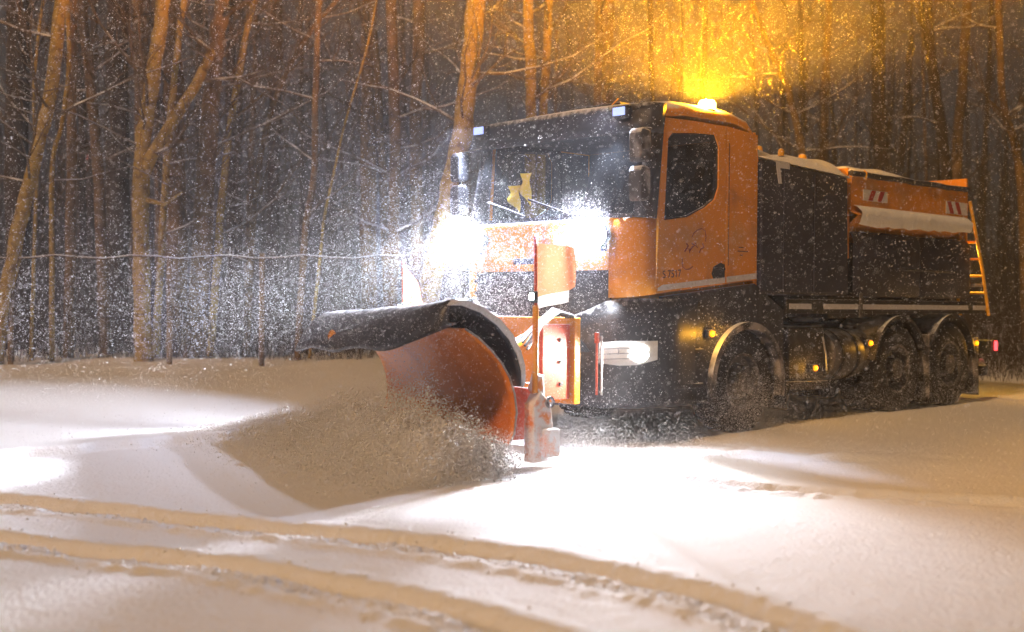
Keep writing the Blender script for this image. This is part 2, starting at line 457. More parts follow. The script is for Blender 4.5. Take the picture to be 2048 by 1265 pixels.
def make_tree(name, label, path, r0, r1, bark, twig, seed, low=2.5, nb=12, blen=1.6, levels=2, group=None, limbs=(), cat='tree'):
    """path: points of the trunk; limbs: (points, r0, r1) thick forks that belong to the trunk"""
    rnd = random.Random(seed)
    base = Vector(path[0])
    root = empty(name, base)
    tag(root, label, cat, group)
    P = [Vector(p) - base for p in path]
    # finer trunk with a little wander
    fine = []; seg = 5
    for i in range(len(P) - 1):
        for k in range(seg):
            t = k / seg
            p0, p1, p2, p3 = P[max(i - 1, 0)], P[i], P[i + 1], P[min(i + 2, len(P) - 1)]
            q = .5 * ((2 * p1) + (p2 - p0) * t + (2 * p0 - 5 * p1 + 4 * p2 - p3) * t * t + (-p0 + 3 * p1 - 3 * p2 + p3) * t ** 3)
            fine.append(q + Vector((rnd.uniform(-1, 1), rnd.uniform(-1, 1), 0)) * r0 * .12)
    fine.append(P[-1]); n = len(fine)
    rad = [(r0 + (r1 - r0) * (i / (n - 1)) ** .8) * rnd.uniform(.93, 1.07) for i in range(n)]
    rad[0] *= 1.35
    fine[0] = fine[0] - Vector((0, 0, .25))
    tb = MB().tube(fine, rad, 9)
    for pts, a, b in limbs:
        lp = [Vector(p) - base for p in pts]
        tb.tube(lp, [a + (b - a) * i / (len(lp) - 1) for i in range(len(lp))], 7)
    tb.build('trunk', bark, root, smooth=70)
    cb = MB()
    cand = [i for i in range(n) if fine[i].z > low]
    for k in range(nb):
        if not cand: break
        i = rnd.choice(cand)
        az = rnd.uniform(0, 2 * math.pi)
        d = (math.cos(az), math.sin(az), rnd.uniform(.05, .9))
        branch(cb, fine[i], d, blen * rnd.uniform(.6, 1.5), min(rad[i] * .42, .035) * rnd.uniform(.5, 1), rnd, 1, levels)
    for pts, a, b in limbs:
        for k in range(3):
            p = Vector(pts[rnd.randrange(1, len(pts))]) - base
            az = rnd.uniform(0, 2 * math.pi)
            branch(cb, p, (math.cos(az), math.sin(az), .5), blen * .8, b * .5, rnd, 1, levels)
    if cb.v: cb.build('crown', twig, root)
    return root

def pixel_path(pts, Y, top=3.5):
    """trunk seen at these pixels at depth Y, carried on above the frame"""
    out = [Vector(at_depth(px, py, Y)) for px, py in pts]
    out = sorted(out, key=lambda p: p.z)
    b = out[0]
    g0 = gz(b.x, b.y)
    if b.z > g0 + .1:
        s = (out[1] - out[0]); s = s / max(s.z, .1)
        out.insert(0, b - s * (b.z - g0)); out[0].z = g0
    t = (out[-1] - out[-2]).normalized()
    out.append(out[-1] + t * top * .5 + Vector((.1, 0, 0)))
    out.append(out[-1] + (t + Vector((0, 0, .4))).normalized() * top * .7)
    return out

TREES = [
    # label, pixels, depth, r0, r1, bark, twig, lowest branch, branches
    ('pale slender trunk leaning strongly at the far left of the wood', [(22, 545), (45, 430), (85, 270), (105, 180), (128, 0)], 19.6, .125, .09, 'bark_lit', 'twig', 3.2, 9),
    ('thin wavy sapling just beside the leaning pale trunk', [(105, 520), (107, 330), (128, 240), (142, 120), (138, 0)], 20.4, .045, .03, 'bark_lit', 'twig', 2.5, 8),
    ('straight thin brown trunk behind the wavy sapling', [(140, 560), (146, 300), (150, 0)], 21.5, .095, .075, 'bark', 'twig', 3.0, 9),
    ('thick dark trunk behind the leaning pale one at the picture edge', [(40, 560), (38, 250), (44, 0)], 24.5, .26, .2, 'bark_unlit', 'twigdark', 3.0, 8),
    ('dark straight trunk standing between the saplings and the forked tree', [(236, 560), (238, 250), (240, 0)], 24.0, .24, .19, 'bark_unlit', 'twigdark', 3.5, 9),
    ('forked pale tree with a broken limb crossing to its neighbour', [(285, 560), (283, 330), (300, 200), (318, 90), (332, 0)], 20.5, .15, .10, 'bark_lit', 'twig', 4.0, 8),
    ('stout brown tree that the broken limb leans against', [(400, 560), (415, 330), (425, 200), (436, 90), (448, 0)], 21.5, .19, .12, 'bark', 'twig', 3.4, 12),
    ('thin dark stem close behind the stout brown tree', [(465, 560), (462, 300), (468, 0)], 25.5, .10, .08, 'bark_unlit', 'twig', 2.6, 14),
    ('slim bent stem with a pale foot in the middle of the wood', [(606, 540), (612, 450), (628, 350), (632, 200), (640, 0)], 21.0, .06, .05, 'bark', 'twig', 3.0, 14),
    ('small pale shoot right of the slim bent stem', [(640, 520), (650, 430), (668, 350), (690, 250)], 21.6, .03, .015, 'bark_lit', 'twig', 1.8, 8),
    ('dim upright trunk left of the slim bent stem in the haze', [(545, 560), (548, 300), (556, 0)], 30.0, .17, .13, 'bark_unlit', 'twigdark', 3.0, 14),
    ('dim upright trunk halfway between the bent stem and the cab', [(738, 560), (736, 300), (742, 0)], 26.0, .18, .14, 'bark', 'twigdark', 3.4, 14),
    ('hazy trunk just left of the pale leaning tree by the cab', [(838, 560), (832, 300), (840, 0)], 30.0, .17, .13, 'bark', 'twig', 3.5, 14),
    ('pale leaning tree directly left of the truck cab', [(872, 520), (893, 420), (918, 300), (936, 180), (955, 0)], 21.0, .20, .15, 'bark_lit', 'twig', 4.6, 12),
    ('left stem of the lit pair rising behind the cab roof', [(1058, 560), (1060, 300), (1061, 150), (1056, 0)], 22.5, .11, .09, 'bark_lit', 'twig', 4.6, 12),
    ('right stem of the lit pair rising behind the cab roof', [(1078, 560), (1082, 300), (1092, 120), (1098, 0)], 22.8, .09, .07, 'bark_lit', 'twig', 4.6, 12),
    ('slender tree with drooping twigs at the right picture edge', [(2052, 640), (2044, 420), (2030, 300), (2004, 210), (1995, 60)], 25.0, .12, .05, 'bark', 'twig', 2.8, 16),
    ('straight hazy trunk between the cab and the glowing beacon', [(1215, 560), (1212, 300), (1218, 0)], 30.0, .15, .12, 'bark', 'twig', 4.0, 14),
    ('dark trunk above the spreader hopper behind the truck', [(1765, 560), (1760, 300), (1752, 0)], 34.0, .22, .17, 'bark_unlit', 'twig', 3.8, 16),
]
TREES += [
    ('leaning brown trunk between the thin trunk and the forked tree', [(205, 560), (198, 330), (182, 150), (168, 0)], 22.5, .11, .08, 'bark', 'twig', 2.4, 12),
    ('slim pale stem pressed against the forked tree', [(320, 560), (335, 330), (352, 150), (372, 0)], 21.8, .07, .05, 'bark_lit', 'twig', 2.4, 12),
    ('thick brown trunk behind the fork of the pale tree', [(352, 560), (350, 300), (346, 0)], 23.0, .21, .17, 'bark', 'twigdark', 3.0, 10),
    ('slim trunk leaning away from the stout brown tree', [(432, 560), (452, 330), (485, 120), (510, 0)], 22.2, .075, .05, 'bark_lit', 'twig', 2.2, 14),
    ('curved brown stem arching over the gap in the wood', [(500, 560), (512, 380), (545, 220), (600, 100), (660, 20)], 22.8, .07, .03, 'bark', 'twig', 2.0, 16),
    ('very thin pale sapling at the foot of the leaning trunk', [(68, 540), (76, 330), (70, 200), (82, 60)], 20.8, .035, .02, 'bark_lit', 'twig', 2.0, 10),
    ('straight trunk right of the dim trunk in the middle haze', [(785, 560), (790, 300), (784, 0)], 24.0, .12, .10, 'bark', 'twig', 2.6, 14),
    ('twisted stem reaching over the tank box behind the cab', [(1600, 600), (1610, 380), (1580, 200), (1530, 80)], 27.0, .11, .05, 'bark', 'twig', 3.0, 18),
    ('dark leaning trunk above the hopper headboard', [(1905, 620), (1890, 350), (1860, 120), (1850, 0)], 28.0, .15, .1, 'bark_unlit', 'twig', 3.0, 18),
]
for i, (lab, pts, Y, r0, r1, bk, tw, low, nb) in enumerate(TREES):
    limbs = []
    if 'forked pale' in lab:
        limbs = [([at_depth(290, 345, 20.5), at_depth(305, 312, 20.45), at_depth(350, 240, 20.6), at_depth(395, 170, 20.9), at_depth(425, 105, 21.3)], .11, .08),
                 ([at_depth(290, 400, 20.5), at_depth(330, 410, 20.2), at_depth(365, 385, 20.0)], .05, .015)]
    if 'stout brown' in lab:
        limbs = [([at_depth(442, 40, 21.5), at_depth(470, 22, 21.3), at_depth(505, 2, 21.0), at_depth(540, -40, 20.8)], .06, .03),
                 ([at_depth(425, 330, 21.5), at_depth(470, 240, 21.6), at_depth(540, 180, 21.9), at_depth(610, 120, 22.3)], .035, .012)]
    make_tree('bare_tree', lab, pixel_path(pts, Y), r0, r1, M[bk], M[tw], 100 + i, low * .8, int(nb * 1.3), 2.1, 2 if Y > 23.5 else 3 if nb > 20 else 2, 'roadside trees', limbs)

# trees further into the wood, which nothing tells apart
rndf = random.Random(5)
placed = []
for k in range(40):
    for _ in range(40):
        Y = rndf.uniform(25, 44); px = rndf.uniform(-260, 2300)
        X = (px - 1024) / FPX * Y
        if all((X - a) ** 2 + (Y - b) ** 2 > 1.6 for a, b in placed): break
    placed.append((X, Y))
    z0 = gz(X, Y); r = rndf.uniform(.07, .2); h = rndf.uniform(9, 14)
    lx = rndf.uniform(-.7, .7)
    path = [(X, Y, z0), (X + lx * .2, Y, z0 + h * .3), (X + lx * .6, Y, z0 + h * .65), (X + lx, Y, z0 + h)]
    make_tree('slim_tree', 'slim bare tree deeper in the snowy wood', path, r, r * .45, M['bark_unlit' if rndf.random() < .8 else 'bark'], M['twig' if rndf.random() < .25 else 'twigdark'],
              500 + k, 2.2, 16, 1.9, 2, 'slim trees deeper in the wood')

# wire fence along the edge of the wood
fence = empty('wire_fence', (-9.5, 19.6, 0)); tag(fence, 'snow rimmed wire fence along the edge of the wood', 'fence')
fx = [-1.0, 1.6, 4.1, 5.55, 7.6]
for x_ in fx:
    g0 = gz(x_ - 9.5, 19.6)
    MB().tube([(x_, 0, g0 - .2), (x_ + .02, 0, 2.08)], .045, 7).build('fence_post', M['bark'], fence, smooth=50)
for zz, rr_ in ((2.02, .014), (1.55, .006), (1.1, .006)):
    MB().tube([(x_ * 1.0, -.04, zz - .03 * math.sin(k * 1.9)) for k, x_ in enumerate(np.linspace(-1.2, 7.8, 24))], rr_, 5).build('fence_wire', M['twig' if zz > 2 else 'twigdark'], fence)

# undergrowth along the edge of the wood and the far wood that reads as one mass
def twig_mass(name, label, n, xr, yr, hr, rr, material, seed, lean=.35, cat='undergrowth', far=False):
    r_ = np.random.default_rng(seed)
    x = r_.uniform(*xr, n); y = r_.uniform(*yr, n)
    if not far: y = y + 3.2 * vnoise(x * .45, x * 0, seed) * (y < yr[0] + 3.5)
    z = ground_z(x.copy(), y.copy()) - .05
    h = r_.uniform(*hr, n) * (.6 + .8 * vnoise(x * .5, y * .5, seed)); rad = r_.uniform(*rr, n)
    a = r_.uniform(0, 2 * np.pi, n); ln = r_.uniform(0, lean, n) * h
    V = []; S = 3; K = 3
    for k in range(K):
        t = k / (K - 1)
        cx = x + np.cos(a) * ln * t ** 1.6 + r_.normal(0, .03, n) * (k > 0) * h * .5; cy = y + np.sin(a) * ln * t ** 1.6; cz = z + h * t * (1 - .15 * t)
        rk = rad * (1 - .8 * t)
        for s in range(S):
            th = 2 * math.pi * s / S
            V.append(np.stack([cx + rk * math.cos(th), cy + rk * math.sin(th), cz], 1))
    V = np.stack(V, 1).reshape(-1, 3)
    F = []
    base = (np.arange(n) * S * K)[:, None]
    for k in range(K - 1):
        for s in range(S):
            s2 = (s + 1) % S
            F.append(base + np.array([[k * S + s, k * S + s2, (k + 1) * S + s2, (k + 1) * S + s]]))
    F = np.concatenate(F, 0)
    return tag(np_mesh(name, V, F, material), label, cat, None, 'stuff')
twig_mass('undergrowth', 'tangled bare brush along the edge of the wood', 15000, (-13, 16), (19.0, 31), (.25, 2.3), (.003, .008), M['twigdark'], 21, 1.0)
twig_mass('distant_wood', 'dim mass of far trunks deep in the wood', 420, (-34, 40), (44, 74), (9, 14), (.07, .18), M['bark_unlit'], 22, .06, 'wood')
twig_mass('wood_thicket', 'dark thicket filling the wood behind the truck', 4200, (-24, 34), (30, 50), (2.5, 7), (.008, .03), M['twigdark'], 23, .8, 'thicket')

# ------------------------------------------------------------------ the truck (local x = rearwards, y = across to its far side, z = up)
truck = empty('snow_plow_truck', (TX, TY, 0.0), (0, PITCH, R(90) - YAW))
tag(truck, 'orange snow plow truck with black hooded blade, lit lamps and salt spreader hopper', 'truck')
W_ = 2.4

OUT = [(.36, 0), (.20, .012), (.09, .06), (.03, .14), (-.01, .26), (-.035, .5), (-.05, .85), (-.055, 1.2)]
OUT = OUT + [(u, W_ - v) for u, v in OUT[-2::-1]]          # 15 points, near corner to far corner
def du(w):
    return 0 if w < 2.15 else (w - 2.15) / .85 * .24 if w < 3.0 else .24 + (w - 3.0) / .28 * .12
def front_rows(i0, i1, ws, off=0.0, slope=0.0):
    rows = []
    for w in ws:
        row = []
        for i in range(i0, i1 + 1):
            u, v = OUT[i]
            k = 1 - (u + .055) / .415 * .6
            uu = u + du(w) * k - off
            vv = v + (-off * .6 if i < 3 else off * .6 if i > 11 else 0)
            row.append((uu, vv, w + slope * (u + .05)))
        rows.append(row)
    return rows
NF = len(OUT) - 1

# cab shell pieces
for (a, b) in ((0, 4), (NF - 4, NF)):
    MB().loft(front_rows(a, b, [1.40, 1.6, 1.8, 2.0, 2.17], slope=.11)).build('corner_panel', M['orange'], truck, smooth=50, solid=.02)
fp = MB().loft(front_rows(4, NF - 4, [1.67, 1.8, 1.95, 2.1, 2.17], .012)).build('maintenance_flap', M['orange_snowy'], truck, smooth=50, solid=.02)
MB().box(-.085, -.045, .9, 1.5, 1.74, 1.80).build('flap_handle', M['black'], fp, .008)
ws_ = MB().loft(front_rows(2, NF - 2, [2.20, 2.4, 2.6, 2.8, 3.0])).build('windshield', M['glass'], truck, smooth=60)
MB().loft(front_rows(2, NF - 2, [2.165, 2.205], .012)).build('windshield_seal', M['black'], ws_, solid=.02)
for s, (a, b) in enumerate(((0, 2), (NF - 2, NF))):
    MB().loft(front_rows(a, b, [2.17, 2.4, 2.7, 3.0], .006)).build('windshield_pillar', M['black'], truck, smooth=60, solid=.03)
MB().loft(front_rows(0, NF, [2.99, 3.1, 3.2, 3.28], .02)).build('sun_visor', M['black'], truck, smooth=60, solid=.03)
rows = []
for v, dz in ((0, .15), (.04, .06), (.18, .0), (.6, -.02), (1.2, -.03), (1.8, -.02), (2.22, 0), (2.36, .06), (2.4, .15)):
    rows.append([(u, v, w - dz) for u, w in ((.43, 3.26), (.5, 3.31), (.8, 3.35), (1.6, 3.36), (1.85, 3.31), (1.98, 3.2), (2.02, 3.0))])
roof = MB().loft(rows).build('roof', M['orange_snowy'], truck, smooth=60, solid=.02)
MB().box(.75, 1.2, .8, 1.6, 3.375, 3.42).build('roof_hatch', M['black'], roof, .015)
MB().tube([(.62, .86, 3.33), (.60, .70, 3.42)], .006, 6).build('antenna', M['yellow'], roof)
MB().box(1.99, 2.03, .03, 2.37, 1.6, 3.16).build('cab_back_wall', M['orange'], truck, .01)
WIN = [(.49, 2.16), (.85, 2.21), (1.13, 2.32), (1.28, 2.41), (1.345, 2.54), (1.345, 2.95), (1.28, 3.06), (.95, 3.045), (.60, 3.01), (.54, 2.95)]
DOOR = [(.37, 1.447), (.75, 1.487), (1.1, 1.523), (1.476, 1.56), (1.476, 2.54), (1.476, 2.98), (1.476, 3.165), (.95, 3.165), (.475, 3.15), (.455, 2.95)]
for near in (True, False):
    y0, y1 = (0.0, .045) if near else (W_ - .045, W_)
    gy_ = .028 if near else W_ - .028
    door = MB().ring(DOOR, WIN, y0, y1).build('door', M['orange'], truck, .006)
    if near: tag(door, 'orange cab door with dark crest and number')
    MB().add([(u, gy_, w) for u, w in WIN], [tuple(range(len(WIN)))]).build('door_window', M['sideglass'], door)
    seal_in = [(p[0] + (.9 - p[0]) * .035, p[1] + (2.65 - p[1]) * .03) for p in WIN]
    MB().ring(WIN, seal_in, gy_ - .015, gy_ + .01).build('window_seal', M['black'], door)
    MB().prism([(1.488, 1.562), (2.02, 1.615), (2.02, 3.13), (1.488, 3.165)], y0, y1).build('cab_side_panel', M['orange'], truck, .006)
    iy = (.047, .07) if near else (W_ - .07, W_ - .047)
    MB().ring(DOOR, WIN, *iy).build('door_trim', M['interior'], door)
    s = -1 if near else 1
    ye = -.004 if near else W_ + .004
    # recessed handle, tape
    hp = [side_uw(*p) for p in ((1420, 548), (1424, 534), (1437, 526), (1452, 530), (1455, 556), (1424, 559))]
    hp = [(min(u, 1.46), w) for u, w in hp]
    h = MB().prism(hp, min(ye, ye - s * .003), max(ye, ye - s * .003) + (0 if near else .001)).build('handle_recess', M['black'], door)
    MB().box(1.30, 1.45, ye - .02 if near else ye, ye if near else ye + .02, 1.70, 1.725).build('door_handle', M['black'], door, .005)
    MB().prism([(.40, 1.475), (1.47, 1.572), (1.47, 1.632), (.47, 1.535), (.40, 1.505)], min(ye, ye - s * .003), max(ye, ye - s * .003)).build('reflective_strip', M['tape'], door)
    MB().prism([(1.495, 1.575), (2.015, 1.625), (2.015, 1.685), (1.495, 1.635)], min(ye, ye - s * .003), max(ye, ye - s * .003)).build('reflective_strip', M['tape'], truck)
    if near:
        near_door = door
        # vertical recess line and small print lines on the side panel
        MB().box(1.52, 1.526, -.003, .001, 1.75, 3.0).build('panel_seam', M['decal_black'], truck)
        for k, (a, b) in enumerate(((1.9, .18), (1.94, .08), (1.86, .05))):
            MB().box(1.68 + k * .02, 1.68 + k * .02 + b, -.003, .001, a, a + .008).build('small_print', M['decal_black'], truck)
# crest outline and number on the near door
def crop(px, py): return side_uw(1310 + px / 8.43, 440 + py / 8.43)
cb = MB()
for pl, r in (([(590, 300), (620, 230), (680, 180), (760, 150), (815, 190), (830, 300), (815, 370)], .007), ([(435, 650), (432, 720), (440, 790), (490, 840), (560, 832), (610, 790)], .007),
              ([(500, 400), (530, 440), (500, 500), (470, 540)], .011), ([(590, 400), (640, 430), (600, 460), (560, 520)], .012), ([(770, 400), (795, 470), (740, 500), (720, 560)], .010), ([(650, 380), (660, 440), (690, 470)], .009), ([(540, 480), (560, 560)], .008)):
    cb.tube([(crop(*p)[0], .0, crop(*p)[1]) for p in pl], r * .8, 5)
cb.build('door_crest', M['decal'], near_door)
fc = bpy.data.curves.new('door_number', 'FONT'); fc.body = "S 7517"; fc.size = .105; fc.extrude = .001
fo = bpy.data.objects.new('door_number', fc); COL.objects.link(fo); fo.parent = near_door
fo.location = (.47, -.003, 1.60); fo.rotation_euler = (R(90), R(-4), 0); fc.materials.append(M['decal_black'])
bpy.context.view_layer.update()
fme = bpy.data.meshes.new_from_object(fo.evaluated_get(bpy.context.evaluated_depsgraph_get()))
fm = bpy.data.objects.new('door_number', fme); COL.objects.link(fm); fm.parent = near_door
fm.location = fo.location; fm.rotation_euler = fo.rotation_euler
bpy.data.objects.remove(fo); fm.name = 'door_number'

# interior
MB().box(1.95, 1.985, .07, 2.33, 1.65, 3.1).build('cab_lining', M['interior'], truck)
MB().box(.5, 1.94, .07, 2.33, 3.10, 3.15).build('headliner', M['interior'], truck)
for y_ in (.05, W_ - .07):
    MB().box(1.49, 1.94, y_, y_ + .02, 1.65, 3.09).build('cab_lining', M['interior'], truck)
MB().box(.1, 1.95, .06, 2.34, 1.62, 1.68).build('cab_floor', M['interior'], truck)
MB().box(.02, .42, .12, 2.28, 1.7, 2.18).build('dashboard', M['interior'], truck, .04)
for v in (.55, 1.8):
    st = MB().box(1.0, 1.5, v - .25, v + .25, 1.68, 2.12).build('seat', M['interior'], truck, .05)
    MB().prism([(1.42, 2.1), (1.58, 2.1), (1.74, 2.85), (1.62, 2.87)], v - .24, v + .24).build('seat_back', M['interior'], st, .04)
MB().lathe([(.22, 0), (.235, .015), (.22, .03), (.205, .015), (.22, 0)], (.62, .55, 2.25), 'x', 20).build('steering_wheel', M['black'], truck, smooth=60)
for v in (.75, 1.35):
    MB().tube([(-.06, v, 2.22), (-.05, v + .25, 2.30), (-.0, v + .62, 2.40)], .012, 6).build('wiper', M['black'], truck)

# grille, bumper and lower body
MB().loft(front_rows(4, NF - 4, [.85, 1.2, 1.45, 1.66], -.03)).build('grille_back', M['black'], truck, solid=.02)
for k in range(5):
    w = 1.06 + k * .125
    MB().loft(front_rows(4, NF - 4, [w, w + .035], .01)).build('grille_slat', M['black'], truck, solid=.02)
BUMP = [(.95, -.02), (.6, -.03), (.35, -.02), (.15, .03), (.0, .13), (-.09, .28), (-.14, .5), (-.16, .85), (-.165, 1.2)]
BUMP = BUMP + [(u, W_ - v) for u, v in BUMP[-2::-1]]
NBP = len(BUMP) - 1
def bump_rows(i0, i1, ws, off=0.0):
    rows = []
    for w in ws:
        k = .06 * ((w - .85) / .5) ** 2
        row = []
        for i in range(i0, i1 + 1):
            u, v = BUMP[i]
            cx, cyv = .6, 1.2
            h_ = (1, 1, 1, 1, 1, .97, .88, .78, .75)[i if i < 9 else NBP - i]
            row.append((u + k - (off if 2 < i < NBP - 2 else off * .3), v + (k * .4 - off if i < 5 else -k * .4 + off if i > NBP - 5 else 0), .36 + (w - .36) * h_))
        rows.append(row)
    return rows
MB().loft(bump_rows(0, NBP, [.36, .42, .6, .85, 1.0, 1.2, 1.40])).build('bumper', M['black'], truck, smooth=50, solid=.03)
# headlamp wrapping round the near and far bumper corner
def headlamp(i0, i1, near):
    rows = bump_rows(i0, i1, [.80, .86, .93, 1.0], .03)
    # shaped outline: lower edge dips towards the middle of the lamp
    m = len(rows[0])
    for j in range(m):
        t = j / (m - 1) if near else 1 - j / (m - 1)
        dip = -.05 * math.sin(math.pi * min(1, max(0, (t - .1) / .8))) + .02 * (1 - t)
        for r_, k in zip(rows, (1, .6, .2, 0)):
            p = r_[j]; r_[j] = (p[0], p[1], p[2] + dip * k + .05 * t * 0)
    hl = MB().loft(rows).build('headlamp', M['head_dim'], truck, smooth=50, solid=.015)
    return hl
hn = headlamp(2, 5, True); hf = headlamp(NBP - 5, NBP - 2, False)
def disc(mb, c, n, r, depth=.02, sides=20):
    n = Vector(n).normalized(); c = Vector(c)
    return mb.tube([c - n * depth, c + n * .004, c + n * .012], [r, r, r * .8], sides)
disc(MB(), (.13, -.015, .885), (-.55, -1, 0), .082).build('main_beam_lens', M['head_on'], hn, smooth=60)
MB().lathe([(.05, 0), (.06, .006), (.05, .012)], (-.045, .155, .90), 'x', 16).build('side_reflector', M['steel'], hn, smooth=60)
for k_ in range(3):
    MB().loft([[(q[0] - .012, q[1] - .012, q[2]) for q in r_] for r_ in bump_rows(3, 5, [.83 + .05 * k_, .838 + .05 * k_], .03)]).build('lamp_rib', M['steel'], hn)
disc(MB(), (.13, W_ + .015, .885), (-.55, 1, 0), .082).build('main_beam_lens', M['head_on'], hf, smooth=60)
# side panel below the cab with wheel opening
FW = (1.86, .53)
arch = [(FW[0] + .64 * math.cos(R(a)), FW[1] + .64 * math.sin(R(a))) for a in range(195, -16, -15)]
for y0, y1 in ((.02, .07), (W_ - .07, W_ - .02)):
    MB().prism([(.5, .38), (1.2, .38)] + arch + [(2.56, .45), (2.56, 1.30), (2.02, 1.575), (.5, 1.425)], y0, y1).build('wheel_arch_panel', M['blacksnow'], truck, .008)
for k, w in enumerate((.52, .86)):
    MB().box(.62, 1.1, -.035, .02, w, w + .05).build('cab_step', M['frame'], truck, .01)

def wheel(u, w, near, width=.36, r=.53, dual=False):
    y0 = .02 if near else W_ - .02 - width
    out = 1 if not near else -1
    def pr(p): return [(a, (b if near else width - b) + 0) for a, b in p]
    ty = MB().lathe(pr([(.29, .03), (.33, .0), (.44, -.005), (.50, .02), (r, .05), (r, width - .05), (.50, width - .02), (.44, width), (.29, width - .03), (.29, .03)]), (u, y0, w), 'y', 40)
    for k in range(34):
        a = 2 * math.pi * k / 34
        ca, sa = math.cos(a), math.sin(a)
        for (b0, b1, sh) in ((.05, width * .46, .0), (width * .54, width - .05, .09)):
            vv = []
            for rr in (r - .004, r + .016):
                for b in (b0, b1):
                    for dw in (-.026, .026):
                        aa = a + sh + dw / r
                        vv.append((u + rr * math.cos(aa), y0 + b, w + rr * math.sin(aa)))
            ty.add(vv, [(0, 1, 3, 2), (4, 6, 7, 5), (0, 4, 5, 1), (2, 3, 7, 6), (0, 2, 6, 4), (1, 5, 7, 3)])
    t = ty.build('wheel', M['tyre'], truck, smooth=40)
    prof = [(.295, .035), (.30, .02), (.275, .025), (.26, .09), (.19, .11), (.17, .06), (.13, .05), (.12, -.02), (.07, -.035), (.0, -.035)]
    if dual: prof = [(.295, .035), (.30, .02), (.275, .03), (.25, .20), (.18, .22), (.16, .14), (.13, .13), (.12, .02), (.07, .0), (.0, .0)]
    rm = MB().lathe(pr(prof), (u, y0, w), 'y', 32).build('rim', M['rim'], t, smooth=40)
    nb = MB()
    for k in range(10):
        a = 2 * math.pi * k / 10
        yy = (.03 if not dual else .11)
        yy = y0 + (yy if near else width - yy)
        nb.tube([(u + .15 * math.cos(a), yy, w + .15 * math.sin(a)), (u + .15 * math.cos(a), yy + (.05 if near else -.05), w + .15 * math.sin(a))], .016, 6)
    tag(nb.build('wheel_nuts', M['steel'], t), kind='stuff')
    return t
for near in (True, False):
    wheel(FW[0], FW[1] + .02, near)
    for u in (5.06, 6.40):
        wheel(u, .53 + PITCH * u, near, .60, .53, True)
    y0, y1 = (-.045, .36) if near else (W_ - .36, W_ + .045)
    for (c, r0, r1, a0, a1, m_) in ((FW, .575, .645, -14, 196, 'fender'), ((5.06, .60), .60, .64, 20, 170, 'frame'), ((6.40, .62), .60, .64, 10, 160, 'frame')):
        if c is not FW:
            y0, y1 = (.0, .62) if near else (W_ - .62, W_)
        MB().lathe([(r0, y0), (r1, y0), (r1, y1), (r0, y1), (r0, y0)], (c[0], 0, c[1]), 'y', 24, R(a0), R(a1)).build('mudguard', M[m_], truck, smooth=40)
    for (u, w0, w1) in ((2.55, .22, .75), (5.72, .2, 1.0), (7.05, .18, .95)):
        y0, y1 = (-.01, .52) if near else (W_ - .52, W_ + .01)
        MB().prism([(u, w1), (u + .03, w1), (u + .06, w0), (u + .03, w0)], y0, y1).build('mudflap', M['fender' if u > 3 else 'frame'], truck, .006)

# chassis between and behind the wheels
for v in (.75, 1.55):
    MB().box(.3, 7.4, v, v + .09, .86, 1.14).build('chassis_rail', M['frame'], truck, .01)
for u in (FW[0], 5.06, 6.40):
    MB().tube([(u, .3, .54 + PITCH * u), (u, 1.0, .54 + PITCH * u), (u, 1.2, .54 + PITCH * u), (u, 1.4, .54 + PITCH * u), (u, 2.1, .54 + PITCH * u)], [.1, .1, .2, .1, .1], 10).build('axle', M['frame'], truck, smooth=40)
ft = MB().lathe([(0, 0), (.26, .0), (.30, .02), (.30, .66), (.26, .68), (0, .68)], (3.62, .34, .78), 'x', 24)
ft.build('fuel_tank', M['aluminium'], truck, smooth=40)
for u in (3.78, 4.12):
    MB().lathe([(.303, 0), (.312, 0), (.312, .05), (.303, .05)], (u, .34, .78), 'x', 24).build('tank_strap', M['frame'], truck, smooth=40)
MB().box(2.68, 3.42, .05, .66, .52, 1.12).build('battery_box', M['frame'], truck, .03)
MB().box(2.7, 3.35, 1.7, 2.35, .5, 1.12).build('air_tank_box', M['frame'], truck, .03)
MB().tube([(3.30, .0, 1.0), (3.34, -.02, .8), (3.36, -.02, .62)], .012, 6).build('grab_rail', M['steel'], truck)
MB().lathe([(0, 0), (.26, 0), (.27, .02), (.27, .42), (0, .44)], (4.32, .36, .80), 'x', 20).build('silencer', M['aluminium'], truck, smooth=40)
MB().prism([(2.62, .42), (3.5, .40), (3.5, .5), (2.62, .52)], .04, .08).build('side_guard', M['frame'], truck, .01)

# markers
for (px, py, v, nm) in ((1422, 668, -.03, 'amber'), (1630, 737, -.01, 'amber'), (1740, 687, .02, 'amber'), (1952, 687, .0, 'amber')):
    u, w = side_uw(px, py, v)
    b_ = MB().box(u - .05, u + .05, v, v + .045, w - .04, w + .04).build('marker_lamp_base', M['black'], truck, .01)
    MB().lathe([(.034, .002), (.032, -.016), (.02, -.026), (0, -.03)], (u, v, w), 'y', 14).build('marker_lamp', M['amber_on'], b_, smooth=60)
    ld = bpy.data.lights.new('marker_light', 'POINT'); ld.energy = 5 if px < 1500 else 2.2; ld.color = (1, .45, .03); ld.shadow_soft_size = .02
    lo = bpy.data.objects.new('marker_light', ld); COL.objects.link(lo); lo.parent = truck; lo.location = (u, v - .055, w)
u, w = side_uw(1993, 693)
MB().box(u - .06, u + .05, .05, .40, w - .10, w + .08).build('tail_lamp_base', M['black'], truck, .01)
MB().box(u + .052, u + .085, .02, .38, w - .06, w + .07).build('tail_lamp', M['red_on'], truck, .01)
MB().box(7.42, 7.56, .08, 2.32, .42, .56).build('rear_bumper', M['frame'], truck, .015)
MB().box(7.3, 7.5, .4, 2.0, .72, .98).build('cross_member', M['frame'], truck, .015)
th = MB().box(7.5, 7.8, .85, 1.05, .5, .6).build('tow_hitch', M['frame'], truck, .01)
MB().box(7.78, 7.9, .80, 1.1, .44, .66).build('hitch_jaw', M['steel'], th, .02)
